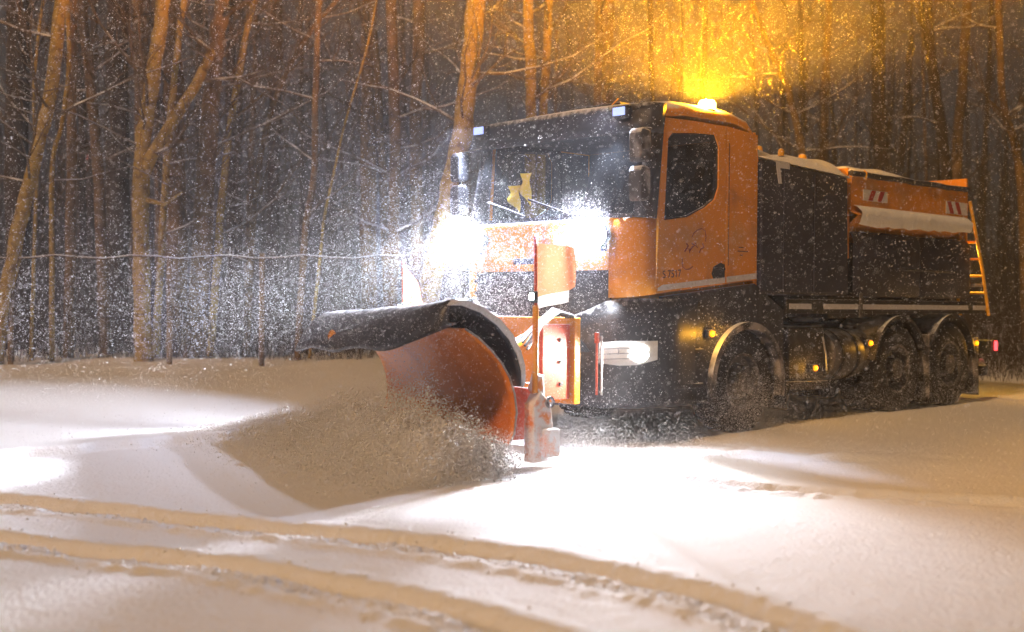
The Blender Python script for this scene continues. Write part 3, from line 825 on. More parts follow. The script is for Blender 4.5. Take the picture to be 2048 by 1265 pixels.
for v in (.3, 1.9):
    MB().tube([(7.5, v, .62), (7.72, v, .6), (7.8, v, .58)], [.03, .03, .06], 8).build('coupling', M['steel'], truck)

# tank box behind the cab with its snow cover
bx = MB().prism([(2.10, 1.47), (3.84, 1.47), (3.80, 2.82), (2.10, 2.90)], .0, W_).build('tank_box', M['tarp'], truck, .03)
MB().box(2.03, 2.10, .05, W_ - .05, 1.4, 2.92).build('box_front_frame', M['orange'], truck, .01)
for (a, b) in ((2.5, 2.54), (3.1, 3.14)):
    MB().prism([(a, 1.5), (b, 1.5), (b, 2.80), (a, 2.82)], -.012, .0).build('box_rib', M['tarp'], bx, .004)
lu, lw = side_uw(1547, 322); lu2, lw2 = side_uw(1553, 368)
MB().prism([(lu - .03, lw), (lu + .035, lw), (lu2 + .03, lw2), (lu2 - .03, lw2)], -.022, -.016).build('corner_tape', M['tape'], bx)
MB().box(lu + .036, lu + .23, -.022, -.016, lw - .075, lw).build('corner_tape', M['tape'], bx)
def snow_slab(name, u0, u1, v0, v1, wfun, th, parent, seed, nu=28, nv=14):
    rows = []
    rnd = random.Random(seed)
    for i in range(nu + 1):
        a = i / nu; row = []
        for j in range(nv + 1):
            b = j / nv
            e = min(1, min(a, 1 - a) * 14) ** .5 * min(1, min(b, 1 - b) * 14) ** .5
            u = u0 + (u1 - u0) * a; v = v0 + (v1 - v0) * b
            h = th * e * (.55 + .9 * float(vnoise(np.array([u * 2.3 + seed]), np.array([v * 2.3]), seed)[0]))
            row.append((u, v, wfun(u) + h - .004))
        rows.append(row)
    return MB().loft(rows).build(name, M['snow_soft'], parent, smooth=80)
sb = snow_slab('snow_cover', 2.03, 3.86, -.02, W_, lambda u: 2.905 - (u - 2.05) * .045, .15, truck, 3)
for (px, py, r) in ((1512, 299, .045), (1557, 305, .035), (1600, 316, .05)):
    u, w = side_uw(px, py, .25)
    MB().lathe([(r, -.04), (r, .0), (r * .8, .03), (0, .045)], (u, .25, w), 'z', 12).build('tank_cap', M['yellow'], truck, smooth=50)

# spreader hopper
hop = MB()
hop.prism([(3.92, 2.44), (6.76, 2.44), (6.76, 2.86), (3.92, 2.86)], .03, .075)
hop.prism([(3.92, 2.44), (6.76, 2.44), (6.76, 2.86), (3.92, 2.86)], W_ - .075, W_ - .03)
hop.box(3.92, 3.97, .08, W_ - .08, 1.9, 2.95)
hop.box(6.70, 6.75, .08, W_ - .08, 1.9, 2.86)
hp_ = hop.build('hopper_wall', M['orange'], truck, .008)
MB().prism([(6.78, 2.0), (6.83, 2.0), (6.83, 3.04), (6.78, 3.04)], .04, W_ - .04).build('hopper_headboard', M['orange'], truck, .01)
rows = [[(3.93, .03, 2.44), (6.75, .03, 2.44)], [(3.93, -.06, 2.40), (6.72, -.06, 2.40)], [(4.0, .14, 2.28), (6.45, .14, 2.24)], [(4.0, .5, 1.9), (6.45, .5, 1.9)]]
MB().loft(rows).build('hopper_ledge', M['orange'], truck, solid=.015)
rows2 = [[(u, W_ - v, w) for u, v, w in r] for r in rows]
MB().loft(rows2).build('hopper_ledge', M['orange'], truck, solid=.015)
def ledge_snow():
    rows = []
    for i in range(41):
        a = i / 40; u = 3.95 + 2.75 * a
        n1 = float(vnoise(np.array([u * 3.1]), np.array([.3]), 8)[0]); n2 = float(vnoise(np.array([u * 8.0]), np.array([.7]), 9)[0])
        low = .05 + .05 * n1 + .03 * n2
        rows.append([(u, .026, 2.52), (u, -.03, 2.50), (u, -.085 - .02 * n2, 2.44), (u, -.095, 2.40), (u, -.08 + .02 * n1, 2.40 - low), (u, -.05, 2.385 - low)])
    return MB().loft(rows).build('ledge_snow', M['snow_soft'], truck, smooth=80)
ledge_snow()
def hazard(pxs, flip):
    (x0, y0), (x1, y1) = pxs
    ua, wa = side_uw(x0, y0, .03); ub, wb = side_uw(x1, y1, .03)
    b_ = MB().prism([(ua, wb), (ub, wb), (ub, wa), (ua, wa)], .022, .03).build('warning_sign', M['hazwhite'], hp_)
    n = 3; wd = (ub - ua) / n; hgt = wa - wb; sl = wd * .45
    for k in range(2):
        s0 = ua + wd * (.55 + k * 1.1)
        a = [(s0, wb + .004), (s0 + wd * .52, wb + .004), (s0 + wd * .52 + (sl if not flip else -sl), wa - .004), (s0 + (sl if not flip else -sl), wa - .004)]
        MB().prism(a, .018, .0219).build('warning_stripe', M['hazred'], b_)
hazard(((1722, 379), (1770, 407)), False)
hazard(((1888, 402), (1930, 432)), True)
MB().tube([(3.9 + k * .287, .02, 2.885 + .008 * math.sin(k * 2.1)) for k in range(11)], .034, 10).build('rolled_tarp', M['tarp'], truck, smooth=60)
rows = []
for i in range(11):
    u = 3.93 + 2.8 * i / 10
    rows.append([(u, v, 2.885 + h - .03 * math.sin(u * 3) * h * 8 * (0 < i < 10)) for v, h in ((.04, 0), (.5, .025), (1.2, .045), (1.9, .025), (2.36, 0))])
MB().loft(rows).build('hopper_cover', M['tarp'], truck, smooth=60, solid=.01)
snow_slab('snow_cover', 3.92, 5.3, -.01, W_, lambda u: 2.905 + .01, .07, truck, 12, 20, 12)
MB().tube([(4.18, .02, 2.93), (4.18, -.01, 2.90), (4.18, .0, 2.82)], .012, 6).build('tarp_strap', M['yellow'], truck)
# brine tanks under the ledge: two rounded moulded tanks
def tank(u0, u1, name):
    prof = [(.0, 1.49), (.0, 2.14), (.05, 2.22), (.3, 2.23), (.3, 1.46), (.03, 1.46)]
    rows = []
    for u, k in ((u0, .06), (u0 + .03, .02), (u0 + .08, 0), ((u0 + u1) / 2, -.01), (u1 - .08, 0), (u1 - .03, .02), (u1, .06)):
        rows.append([(u, v + k, 1.85 + (w - 1.85) * (1 - k * .5)) for v, w in prof])
    t = MB().loft(rows, True).build(name, M['tarp'], truck, smooth=45)
    return t
t1 = tank(4.02, 5.55, 'brine_tank'); t2 = tank(5.57, 6.90, 'brine_tank')
MB().tube([(4.9, -.02, 1.80), (5.7, -.03, 1.795), (6.4, -.02, 1.79)], .014, 6).build('tank_hose', M['rubber'], truck)
MB().box(3.9, 6.9, .31, W_ - .31, 1.2, 1.9).build('hopper_base', M['frame'], truck, .02)
MB().prism([(4.02, 1.46), (6.90, 1.46), (6.96, 1.55), (6.93, 1.9), (6.6, 2.2), (4.02, 2.22)], W_ - .3, W_).build('brine_tank', M['tarp'], truck, .03)
MB().box(2.6, 7.36, .01, .05, 1.26, 1.42).build('side_rail', M['frame'], truck, .006)
MB().box(2.6, 7.36, W_ - .05, W_ - .01, 1.26, 1.42).build('side_rail', M['frame'], truck, .006)
for (a, b) in ((1578, 1622), (1647, 1716), (1724, 1936), (1946, 1974)):
    ua, ub = side_uw(a, 613)[0], side_uw(b, 618)[0]
    MB().box(ua, ub, .003, .009, 1.31, 1.37).build('reflective_strip', M['tape'], truck)
MB().box(4.06, 4.13, -.015, .0, 1.22, 1.50).build('rail_bracket', M['aluminium'], truck, .005)
# ladder at the rear near corner
lad = MB().tube([(6.80, .0, 2.74), (6.86, -.02, 2.5), (7.12, -.03, 1.85), (7.34, -.02, 1.24)], .022, 8).build('ladder_rail', M['yellow'], truck, smooth=50)
MB().tube([(6.80, .40, 2.74), (6.86, .38, 2.5), (7.12, .37, 1.85), (7.34, .38, 1.24)], .022, 8).build('ladder_rail', M['yellow'], truck, smooth=50)
for k in range(6):
    t = .12 + k * .165
    u = 6.84 + (7.34 - 6.84) * t; w = 2.6 + (1.24 - 2.6) * t
    MB().tube([(u, -.02, w), (u, .38, w)], .017, 8).build('ladder_rung', M['yellow'], truck, smooth=50)
MB().box(6.98, 7.2, .0, .42, 1.62, 1.66).build('ladder_step', M['steel'], truck, .005)
MB().box(6.86, 7.2, .7, 1.7, .9, 1.7).build('spreader_chute', M['frame'], truck, .02)

# mirrors
for near in (True, False):
    vy = -.13 if near else W_ + .17
    mu = -.16 if near else 0
    arm = MB().tube([(.30, .02 if near else W_ - .02, 3.02), (.16 + mu, vy, 2.98), (.13 + mu, vy, 2.6), (.16 + mu, vy, 2.28), (.30, .02 if near else W_ - .02, 2.25)], .016, 8).build('mirror_arm', M['blacksnow'], truck, smooth=50)
    for (w0, w1, k) in ((2.66, 2.98, 0), (2.30, 2.63, 1)):
        MB().prism([(a_ + mu, b_) for a_, b_ in ((.05, w0 + .03), (.07, w0), (.18, w0 + .01), (.2, w0 + .04), (.2, w1 - .04), (.18, w1 - .01), (.08, w1), (.05, w1 - .05))], vy - .075, vy + .075).build('mirror_housing', M['fender' if near else 'blacksnow'], arm, .02)

# lamps: floods on the front panel, roof floods, beacon
def spot(name, loc, aim, power, size, color, blend=.12, soft=.05):
    ld = bpy.data.lights.new(name, 'SPOT'); ld.energy = power; ld.spot_size = size; ld.spot_blend = blend; ld.color = color; ld.shadow_soft_size = soft
    o = bpy.data.objects.new(name, ld); COL.objects.link(o); o.parent = truck; o.location = loc
    o.rotation_euler = Vector(aim).to_track_quat('-Z', 'Y').to_euler()
    return o
for v, p in ((.27, 1800), (1.97, 1900)):
    b_ = MB().lathe([(.0, .09), (.07, .09), (.115, .03), (.12, -.03), (.105, -.035), (.105, -.01)], (-.14, v, 2.0), 'x', 24).build('floodlight', M['black'], truck, smooth=40)
    MB().lathe([(.105, -.012), (.09, -.02), (0, -.024)], (-.14, v, 2.0), 'x', 24).build('floodlight_lens', M['lens_on'], b_, smooth=60)
    MB().box(-.10, -.05, v - .02, v + .02, 1.85, 1.95).build('floodlight_bracket', M['black'], b_)
    spot('floodlight_beam', (-.30, v, 2.0), (-math.cos(R(60)), 0, -math.sin(R(60))), p * .10, R(120), (.86, .90, 1.0), .25)
    spot('floodlight_throw', (-.31, v, 2.0), (-math.cos(R(14)), .12, -math.sin(R(14))), p * 2.6, R(30), (.86, .90, 1.0), .55)
for v, p in ((.30, 800), (2.30, 800)):
    b_ = MB().box(.16, .25, v - .09, v + .09, 3.14, 3.26).build('roof_lamp', M['black'], truck, .02)
    MB().box(.148, .162, v - .075, v + .075, 3.16, 3.24).build('roof_lamp_lens', M['lens_roof'], b_, .005)
    MB().tube([(.25, v, 3.2), (.36, v, 3.26)], .015, 6).build('roof_lamp_bracket', M['black'], b_)
    spot('roof_lamp_beam', (.06, v, 3.2), (-math.cos(R(55)), 0, -math.sin(R(55))), p * .62, R(112), (.68, .77, 1.0), .25)
spot('headlamp_beam', (.02, -.10, .885), (-1, -.30, -.30), 380, R(110), (1, .96, .88), .4)
spot('headlamp_beam', (.02, W_ + .10, .885), (-1, .05, -.10), 260, R(70), (1, .96, .88), .4)
bu, bw = side_uw(1408, 212, .12)
bc = MB().lathe([(.0, -.10), (.06, -.10), (.08, -.06), (.09, -.045), (0, -.045)], (bu, .12, bw), 'z', 20).build('beacon_base', M['black'], truck, smooth=40)
MB().lathe([(.088, -.044), (.088, .02), (.07, .05), (0, .06)], (bu, .12, bw), 'z', 20).build('beacon_dome', M['beacon'], bc, smooth=60)
def point(name, loc, power, color, soft=.05):
    ld = bpy.data.lights.new(name, 'POINT'); ld.energy = power; ld.color = color; ld.shadow_soft_size = soft
    o = bpy.data.objects.new(name, ld); COL.objects.link(o); o.parent = truck; o.location = loc
point('beacon_light', (bu, .12, bw + .03), 600, (1.0, .40, .010), .04)
spot('beacon_sweep', (bu, .12, bw + .04), (0, 0, 1), 9500, R(170), (1.0, .39, .007), .3)
ru, rw = 7.22, 2.02
rb = MB().box(7.0, 7.24, .42, .52, 1.9, 1.94).build('work_beacon_bracket', M['frame'], truck)
MB().lathe([(.05, -.05), (.05, .03), (.03, .05), (0, .055)], (ru, .47, 1.99), 'z', 16).build('work_beacon_dome', M['beacon'], rb, smooth=60)
point('work_beacon_light', (ru, .47, 2.0), 110, (1.0, .5, .03), .03)

# ------------------------------------------------------------------ plow
KS = .335
def pl(u, v): return u + KS * (v + .3)
V0, V1 = -.30, 2.65
BLADE = [(-1.98, .05), (-1.87, .14), (-1.79, .28), (-1.765, .45), (-1.79, .60), (-1.85, .74), (-1.94, .86), (-2.06, .97), (-2.20, 1.07), (-2.34, 1.14)]
HOOD = [(-1.735, .66), (-1.74, .80), (-1.79, .93), (-1.88, 1.06), (-2.02, 1.18), (-2.20, 1.28), (-2.40, 1.335), (-2.55, 1.335), (-2.68, 1.27), (-2.80, 1.15), (-2.88, 1.02), (-2.90, .975)]
def sweep(prof, v0, v1, n=24, fn=None):
    rows = []
    for i in range(n + 1):
        v = v0 + (v1 - v0) * i / n
        rows.append([(pl(u, v) + (fn(v, k, u, w)[0] if fn else 0), v, w + (fn(v, k, u, w)[1] if fn else 0)) for k, (u, w) in enumerate(prof)])
    return rows
bl = MB().loft(sweep(BLADE, V0, V1)).build('plow_blade', M['blade'], truck, smooth=60, solid=.014)
def hood_fn(v, k, u, w):
    t = (v - V0) / (V1 - V0)
    fwd = max(0, (k - 6)) / 5
    # the flap is cut back at its near end and sags a little in waves and towards the far end
    cut = math.exp(-max(0, v - V0) / .28)
    return (fwd * .46 * cut, fwd * (.19 * cut) - .10 * t - fwd * .02 * math.sin(v * 5.1))
hd = MB().loft(sweep(HOOD, V0 - .02, V1 + .06, 40, hood_fn)).build('rubber_hood', M['rubber'], bl, smooth=60, solid=.02)
edge = [[(p[0] - 0, V0 - .035, p[1] + .004) for p in [(pl(u, V0) , w) for u, w in HOOD[:8]]]]
o1 = [(pl(u, V0) + 0.03, V0 - .04, w + .03) for u, w in HOOD[:8]]
o2 = [(pl(u, V0) - 0.01, V0 - .04, w - .01) for u, w in HOOD[:8]]
o3 = [(p[0] + .012, V0 + .05, p[2] + .012) for p in o1]
MB().loft([o2, o1, o3]).build('hood_edge_band', M['tape'], bl, smooth=60, solid=.008)
MB().loft(sweep([(-1.985, .02), (-1.975, .05), (-1.86, .17), (-1.855, .16)], V0, V1, 4)).build('cutting_edge', M['steel'], bl, solid=.02)
# rim along the near end of the blade
rim_in = [(pl(u, V0), V0 - .006, w) for u, w in BLADE]
MB().tube(rim_in, .009, 6).build('blade_rim', M['steel'], bl, smooth=60)
MB().lathe([(.055, 0), (.06, .012), (0, .02)], (pl(-2.86, 1.75), 1.72, 1.03), 'x', 14).build('hood_badge', M['orange'], bl)
for i, v in enumerate((.0, .7, 1.4, 2.1, 2.6)):
    MB().prism([(pl(-1.75, v), .12), (pl(-1.62, v), .2), (pl(-1.60, v), .72), (pl(-1.75, v), 1.0), (pl(-1.73, v), .6)], v - .012, v + .012).build('blade_rib', M['red'], truck, .004)
# blade support beams and end frame
MB().tube([(pl(-1.55, v), v, .62) for v in (-.12, .6, 1.3, 2.0, 2.6)], .055, 8).build('blade_beam', M['orange_snowy'], truck, smooth=50)
MB().tube([(pl(-1.58, v), v, .28) for v in (-.12, .6, 1.3, 2.0, 2.6)], .06, 8).build('blade_beam', M['red'], truck, smooth=50)
MB().prism([(-1.72, .2), (-1.45, .2), (-1.40, .62), (-1.72, .66)], -.16, -.13).build('blade_end_plate', M['red'], truck, .008)
MB().tube([(-1.50, -.28, .75), (-1.50, -.26, .64), (-1.46, -.26, .55)], [.05, .07, .05], 10).build('blade_spring', M['snowcaked_lit'], truck, smooth=50)
sk = MB().prism([(-1.60, .02), (-1.42, .02), (-1.36, .3), (-1.40, .52), (-1.52, .62), (-1.60, .5)], -.34, -.22).build('support_leg', M['snowcaked_lit'], truck, .015)
MB().lathe([(.05, 0), (.05, .02), (.03, .02), (.03, 0)], (-1.42, -.36, .52), 'y', 14).build('lifting_ring', M['steel'], sk)
MB().box(-1.50, -1.34, -.40, -.30, .06, .30).build('skid_shoe', M['snowcaked_lit'], truck, .02)
# lift frame and mounting plate on the truck front
MB().box(-.92, -.56, .24, .28, .47, 1.16).build('mount_cheek', M['red'], truck, .008)
MB().box(-.92, -.56, 1.9, 1.94, .47, 1.16).build('mount_cheek', M['red'], truck, .008)
mp = MB().box(-.54, -.46, .20, 2.0, .42, 1.22).build('mount_plate', M['orange'], truck, .01)
for w in (.6, .8, 1.0):
    MB().box(-.70, -.66, .225, .238, w, w + .03).build('mount_pin', M['black'], mp)
MB().box(-.46, -.12, .5, .62, .55, .75).build('mount_arm', M['frame'], truck, .01)
MB().box(-.46, -.12, 1.8, 1.92, .55, .75).build('mount_arm', M['frame'], truck, .01)
for v0 in (.5, 1.7):
    MB().box(-1.35 + KS * v0, -.5, v0 - .05, v0 + .05, .50, .62).build('push_arm', M['red'], truck, .012)
MB().tube([(-1.45, .35, .78), (-1.0, .5, .98), (-.56, .62, 1.10)], .05, 8).build('lift_arm', M['orange_snowy'], truck, smooth=50)
MB().tube([(-1.30, .9, .70), (-.95, 1.0, .9), (-.56, 1.1, 1.05)], [.035, .05, .05], 8).build('hydraulic_cylinder', M['steel'], truck, smooth=50)
for k in range(4):
    dv = .03 * k
    MB().tube([(-1.35, .0 + dv, .95 + dv), (-1.1, .05 + dv, 1.17), (-.8, .14 + dv, 1.27 + .01 * k), (-.55, .22 + dv, 1.24), (-.38, .3 + dv, 1.02), (-.2, .34 + dv, .9)], .013, 6).build('hydraulic_hose', M['hose'], truck, smooth=60)
for k, (v, c) in enumerate(((.10, 'steel'), (.16, 'red'))):
    MB().tube([(-.28, v, 1.05), (-.27, v + .01, .8), (-.28, v, .50)], .011, 6).build('hanging_chain', M[c], truck)
MB().box(-.295, -.265, .14, .18, .98, 1.08).build('hose_coupler', M['red'], truck, .004)
# marker posts with flags
def marker_post(u, v, w0, w1, wf, name_label, tall, seed):
    p = MB().tube([(u, v, w0), (u, v, wf)], .026, 10).build('marker_post', M['orange_snowy'], truck, smooth=50)
    MB().tube([(u, v, wf - .02), (u - .01, v, w1)], .014, 8).build('flag_pole', M['red'], p, smooth=50)
    rows = []; rows_w = []
    hgt = .46
    for i in range(15):
        t = i / 14
        row = []
        for j in range(11):
            s_ = j / 10
            L_ = .54 if tall else .50
            hh = hgt * (1 - .28 * t) if tall else hgt * (1 - t ** 1.2)
            uu = u - .01 + .66 * L_ * t + .02 * math.sin(6 * t + 3 * s_)
            vv = v - .30 * L_ * t * (1 if tall else .4) + .05 * math.sin(7.5 * t + seed) * t
            ww = w1 - .05 - (.03 * t if tall else 0) - (hh * s_ if tall else (hgt - hh) + hh * s_)
            row.append((uu, vv, ww))
        rows.append(row)
    MB().loft(rows).build('marker_flag', M['flag'], p, smooth=80)
    if tall:
        low = [[(q[0] , q[1], q[2]), (q[0] - .005, q[1], q[2] - .10)] for q in (r[-1] for r in rows[:11])]
        MB().loft(low).build('flag_hem', M['flagwhite'], p, smooth=80)
    b_ = MB().box(u - .045, u - .0, v - .03, v + .03, wf + .02, wf + .12).build('post_lamp_body', M['black'], p, .008)
    MB().box(u - .055, u - .044, v - .022, v + .022, wf + .045, wf + .10).build('post_lamp', M['blue_on'], b_)
marker_post(-1.55, -.30, .60, 1.90, 1.33, 'near', True, 0.4)
marker_post(-.66, 2.55, .60, 1.78, 1.22, 'far', False, 1.4)

# hi-vis vest hanging behind the windshield: held by the cab, a thing of its own
vest = empty('safety_vest', (0, 0, 0))
tag(vest, 'yellow safety vest hanging behind the truck windshield', 'vest')
vest.matrix_world = truck.matrix_basis @ Matrix.Translation((.20, 1.52, 2.36))
def cloth(pts_l, name):
    n = 9; rows = []
    for i in range(n):
        t = i / (n - 1)
        a = pts_l[0]; 
        rows.append([(0.02 * math.sin(t * 7 + s * 3), a[0] + (a[1] - a[0]) * s + .01 * math.sin(9 * t), a[2] + (a[3] - a[2]) * t + a[4] * s * (1 - t)) for s in (0, .25, .5, .75, 1)])
    return MB().loft(rows).build(name, M['vest'], vest, smooth=80, solid=.006)
cloth([(.02, .16, 0.0, .34, .12)], 'vest_panel')
cloth([(.18, .34, -.06, .22, .10)], 'vest_panel')
MB().tube([(0, .02, .46), (0, .10, .52), (0, .2, .54), (0, .34, .34)], .008, 6).build('vest_hanger', M['black'], vest)

# ------------------------------------------------------------------ distant traffic signal seen between the trunks
def signal(px, py, Y, lit, label):
    x, y, z = at_depth(px, py, Y); g0 = gz(x, y)
    s = empty('traffic_signal', (x, y, g0)); tag(s, label, 'traffic signal')
    MB().tube([(0, 0, 0), (0, 0, z - g0 - .55)], .06, 8).build('pole', M['frame'], s)
    hs_ = MB().box(-.16, .16, -.02, .2, z - g0 - .5 if lit == 'green' else z - g0 - 1.0, z - g0 + 1.0 if lit == 'green' else z - g0 + .5).build('housing', M['black'], s, .03)
    MB().lathe([(.10, 0), (.09, -.02), (0, -.03)], (0, -.025, z - g0), 'y', 14).build('lit_lens', M['green_on' if lit == 'green' else 'red_dim'], hs_, smooth=60)
    MB().lathe([(.115, 0), (.115, -.16)], (0, -.02, z - g0), 'y', 14, R(10), R(170)).build('visor', M['black'], hs_, solid=.01)
signal(360, 333, 52, 'green', 'far traffic signal glowing green between the trunks')
signal(175, 316, 58, 'red', 'far dim reddish signal lamp between the trunks')

# ------------------------------------------------------------------ snow in the air
def flakes(name, label, P, rad, seed, stretch=1.5, cat='snow', drift=(-.9, .1, -.42), fine=False):
    P = P.copy()
    r_ = np.random.default_rng(seed); n = len(P)
    d = np.array(drift) + r_.normal(0, .45, (n, 3)); d /= np.linalg.norm(d, axis=1)[:, None]
    a = np.cross(d, r_.normal(0, 1, (n, 3))); a /= np.linalg.norm(a, axis=1)[:, None]
    b = np.cross(d, a)
    rad = rad[:, None]
    st = stretch * r_.uniform(.7, 1.3, (n, 1)); fl = r_.uniform(.55, 1.0, (n, 1))
    a2 = -.5 * a + .866 * b * fl; a3 = -.5 * a - .866 * b * fl
    V = np.stack([P + d * rad * st, P - d * rad * st, P + a * rad, P + a2 * rad, P + a3 * rad], 1).reshape(-1, 3)
    F0 = np.array([(0, 2, 3), (0, 3, 4), (0, 4, 2), (1, 3, 2), (1, 4, 3), (1, 2, 4)])
    if fine:
        V = np.stack([P + d * rad * st, P + a * rad - d * rad * .5, P + a2 * rad - d * rad * .5, P + a3 * rad - d * rad * .5], 1).reshape(-1, 3)
        F0 = np.array([(0, 1, 2), (0, 2, 3), (0, 3, 1), (1, 3, 2)])
    F = (np.arange(n) * (4 if fine else 5))[:, None, None] + F0[None]
    return tag(np_mesh(name, V, F.reshape(-1, 3), M['flake'], smooth=True), label, cat, None, 'stuff')

def in_truck(P):
    dx, dy = P[:, 0] - TX, P[:, 1] - TY
    u = dx * SX + dy * SY; v = -dx * SY + dy * SX
    return (u > -.05) & (u < 7.4) & (v > -.03) & (v < 2.45) & (P[:, 2] < 3.35) & (P[:, 2] > .3)

def frustum(n, y0, y1, r_):
    Y = (r_.uniform(y0 ** 3, y1 ** 3, n)) ** (1 / 3)
    X = r_.uniform(-1, 1, n) * (.411 * 1.12 * Y + .4)
    Z = r_.uniform(-.06, 1, n)
    Z = np.where(Z < 0, Z, Z) * 1.0
    top = CAMH + .27 * Y
    Z = r_.uniform(0.02, 1, n) * top
    return np.stack([X, Y, Z], 1)
P = np.concatenate([frustum(900, 3.2, 6, rng), frustum(50000, 6, 13, rng), frustum(16000, 13, 19, rng)])
P = P[~in_truck(P)]
flakes('falling_snow', 'countless white flakes driving through the lamp light', P, .0022 + .0036 * rng.random(len(P)) ** 2.5, 61, 1.5, fine=True)

# clods and powder thrown up in front of the blade
def blade_spray(n, seed, fine):
    r_ = np.random.default_rng(seed)
    t = r_.uniform(-.18, 1.6, n)
    ax, ay = TX + (-2.0) * SX + .3 * SY, TY + (-2.0) * SY - .3 * SX          # foot of the blade, near end
    uf = pl(-2.0, 2.65); bx_, by_ = TX + uf * SX - 2.65 * SY, TY + uf * SY + 2.65 * SX
    fx, fy = -SX, -SY
    f = np.abs(r_.normal(.42, .36 if not fine else .50, n)) + .02
    X = ax + (bx_ - ax) * t + fx * f * 1.2 - .35 * np.clip(t - .6, 0, 1); Y = ay + (by_ - ay) * t * .85 + fy * f * 1.1
    jets = vnoise(t * 11 + f * 2.0, f * 3.0 - t * 3, 72) * .6 + vnoise(t * 27, f * 8, 74) * .4
    hmax = .12 + (.62 if fine else .46) * np.exp(-((f - .42) / .42) ** 2) * (.25 + 1.25 * jets) * (.5 + .5 * np.sin(np.clip(t * .7 + .26, 0, 1) * np.pi))
    hmax *= 1 - .75 * sstep(t, 1.0, 1.6)
    Z = hmax * r_.random(n) ** (.8 if not fine else .95)
    return np.stack([X, Y, Z], 1)
P2 = blade_spray(52000, 71, False)
flakes('plow_spray_clods', 'clods of churned snow thrown up before the blade', P2, .003 + .014 * np.random.default_rng(75).random(len(P2)) ** 3.5, 73, 1.1, fine=True)
P3 = blade_spray(72000, 76, True)
flakes('plow_spray_powder', 'fine powder rolling up in front of the plow blade', P3, .0026 + .0042 * np.random.default_rng(77).random(len(P3)) ** 2, 78, 1.2, 'snow powder', fine=True)

def puffs(n, centres, seed):
    """fine powder gathered in soft clusters: centres = (x, y, z, rx, ry, rz, weight)"""
    r_ = np.random.default_rng(seed); w = np.array([c[6] for c in centres]); k = r_.choice(len(centres), n, p=w / w.sum())
    C = np.array([c[:6] for c in centres])[k]
    P = C[:, :3] + r_.normal(0, 1, (n, 3)) * C[:, 3:6]
    P[:, 2] = np.abs(P[:, 2] - .02) + .02
    return P
def loc(u, v, w): return (TX + u * SX - v * SY, TY + u * SY + v * SX, w)
rr = random.Random(9)
cs = []
for k in range(34):
    t = rr.random()
    x, y = .05 + 2.0 * t + rr.gauss(0, .12), 10.35 + .25 * t + rr.gauss(0, .22)
    cs.append((x, y, abs(rr.gauss(0, .10)) + .02, rr.uniform(.08, .3), rr.uniform(.08, .25), rr.uniform(.08, .26) * (1.25 - .7 * t), rr.uniform(.3, 1) * (1.3 - t)))
for k in range(14):
    cs.append((rr.uniform(-.15, .9), rr.uniform(9.75, 10.15), rr.uniform(.05, .25), .18, .14, .12, .9))
for k in range(10):
    t = rr.random()
    cs.append((1.2 + 2.6 * t, 10.9 + .2 * t + rr.gauss(0, .2), .02, .45, .25, .05, .35))
Pm = puffs(70000, cs, 81); Pm = Pm[~in_truck(Pm)]
flakes('bumper_powder', 'bright snow mist blowing low beneath the front bumper', Pm, .0014 + .0018 * rng.random(len(Pm)) ** 2, 82, 1.1, 'snow powder', fine=True)
cs = []
for k in range(46):
    u = rr.uniform(.9, 7.6)
    cs.append((*loc(u, rr.gauss(-.25, .18), abs(rr.gauss(.1, .3))), rr.uniform(.12, .4), rr.uniform(.1, .25), rr.uniform(.08, .25), rr.uniform(.3, 1) * (1.8 if u < 2.9 else .7)))
Pm = puffs(42000, cs, 83); Pm = Pm[~in_truck(Pm)]
flakes('wheel_powder', 'dim snow mist swirling along the wheels of the truck', Pm, .0012 + .002 * rng.random(len(Pm)) ** 2, 84, 1.1, 'snow powder', fine=True)

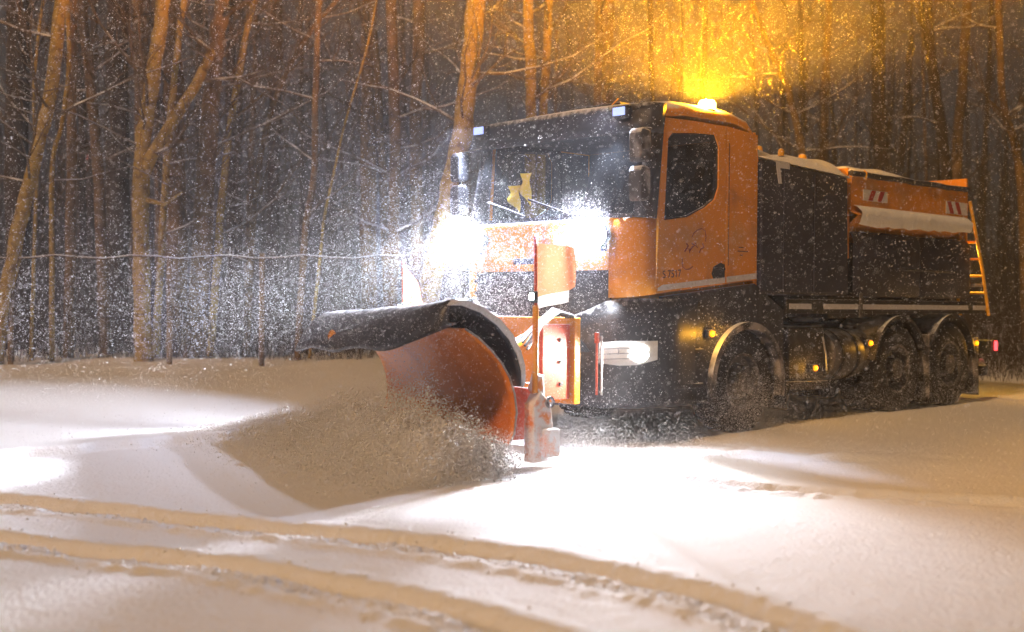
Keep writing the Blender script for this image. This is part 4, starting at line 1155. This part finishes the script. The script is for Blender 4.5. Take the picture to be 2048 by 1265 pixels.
# finer snow added round the cab front and roof to thicken the lamp glow
cs = []
for k in range(60):
    d_ = rr.random()
    cs.append((*loc(-.2 - 5.5 * d_ + rr.gauss(0, .3), 1.3 + rr.gauss(0, 1.1) * (.6 + d_), 1.75 - .55 * d_ + rr.gauss(0, .25)), .5, .5, .28 + .1 * d_, 1.0))
for v_ in (.27, 1.97):  # flake clusters added at the floodlight lenses to form their halos
    cs.append((*loc(-.24, v_, 2.0), .17, .18, .17, 4.0))
for v_ in (.30, 2.30):  # smaller added clusters for the roof lamp halos
    cs.append((*loc(.08, v_, 3.2), .10, .12, .10, .6))
cs.append((*loc(1.27, -.10, 1.06), .13, .06, .13, .7))  # added cluster for the glow round the front marker lamp
Pm = puffs(84000, cs, 85); Pm = Pm[~in_truck(Pm)]
flakes('whirled_and_halo_snow', 'dense fine snow in the white floodlight beams, with added halo clusters at the lamps', Pm, .0013 + .0026 * rng.random(len(Pm)) ** 2.5, 86, 1.6, fine=True)
cs = [(*loc(1.3 + rr.gauss(.8, 3.0), rr.gauss(.8, 2.3), 3.8 + abs(rr.gauss(0, 1.8))), .9, .9, .7, 1) for k in range(70)]  # extra flakes added over the cab to carry the beacon's glow
Pm = puffs(54000, cs, 87); Pm = Pm[~in_truck(Pm)]
bq = np.array(loc(bu, .12, bw)); Pm = Pm[np.linalg.norm(Pm - bq, axis=1) > .45]
flakes('beacon_lit_snow', 'added fine snow lit amber by the beacon above the cab roof', Pm, .0013 + .0026 * rng.random(len(Pm)) ** 2.5, 88, 1.6, fine=True)
# crumbs broken out of the tyre tracks
r_ = np.random.default_rng(91); cr = []
for pts in (TRACK_A, TRACK_B):
    q = np.array(dense(pts, 240)); k = r_.integers(0, 239, 2600)
    tn = q[k + 1] - q[k]; tn /= np.linalg.norm(tn, axis=1)[:, None]
    off = r_.normal(0, .17, len(k)) * .8 - .04
    xy = q[k] + np.stack([-tn[:, 1], tn[:, 0]], 1) * off[:, None] + r_.normal(0, .02, (len(k), 2))
    cr.append(np.stack([xy[:, 0], xy[:, 1], ground_z(xy[:, 0].copy(), xy[:, 1].copy()) + .003], 1))
cr = np.concatenate(cr)
flakes('snow_crumbs', 'crumbs of broken snow along the tyre tracks', cr, .003 + .013 * r_.random(len(cr)) ** 3, 92, 1.0, fine=True)

# ------------------------------------------------------------------ the air: one closed box of thin haze round everything
hz = MB().box(-66, 66, -15, 92, -1.6, 23).build('haze', bpy.data.materials.new('snowy_air'))
hm = hz.data.materials[0]; hm.use_nodes = True
hm.node_tree.nodes.remove(hm.node_tree.nodes["Principled BSDF"])
hv = hm.node_tree.nodes.new("ShaderNodeVolumePrincipled")
hv.inputs["Color"].default_value = (.94, .95, 1.0, 1)
hv.inputs["Density"].default_value = .0028
hv.inputs["Anisotropy"].default_value = .1
hm.node_tree.links.new(hv.outputs[0], hm.node_tree.nodes["Material Output"].inputs["Volume"])
tag(hz, 'thin snowy haze filling the night air', None, None, 'stuff')
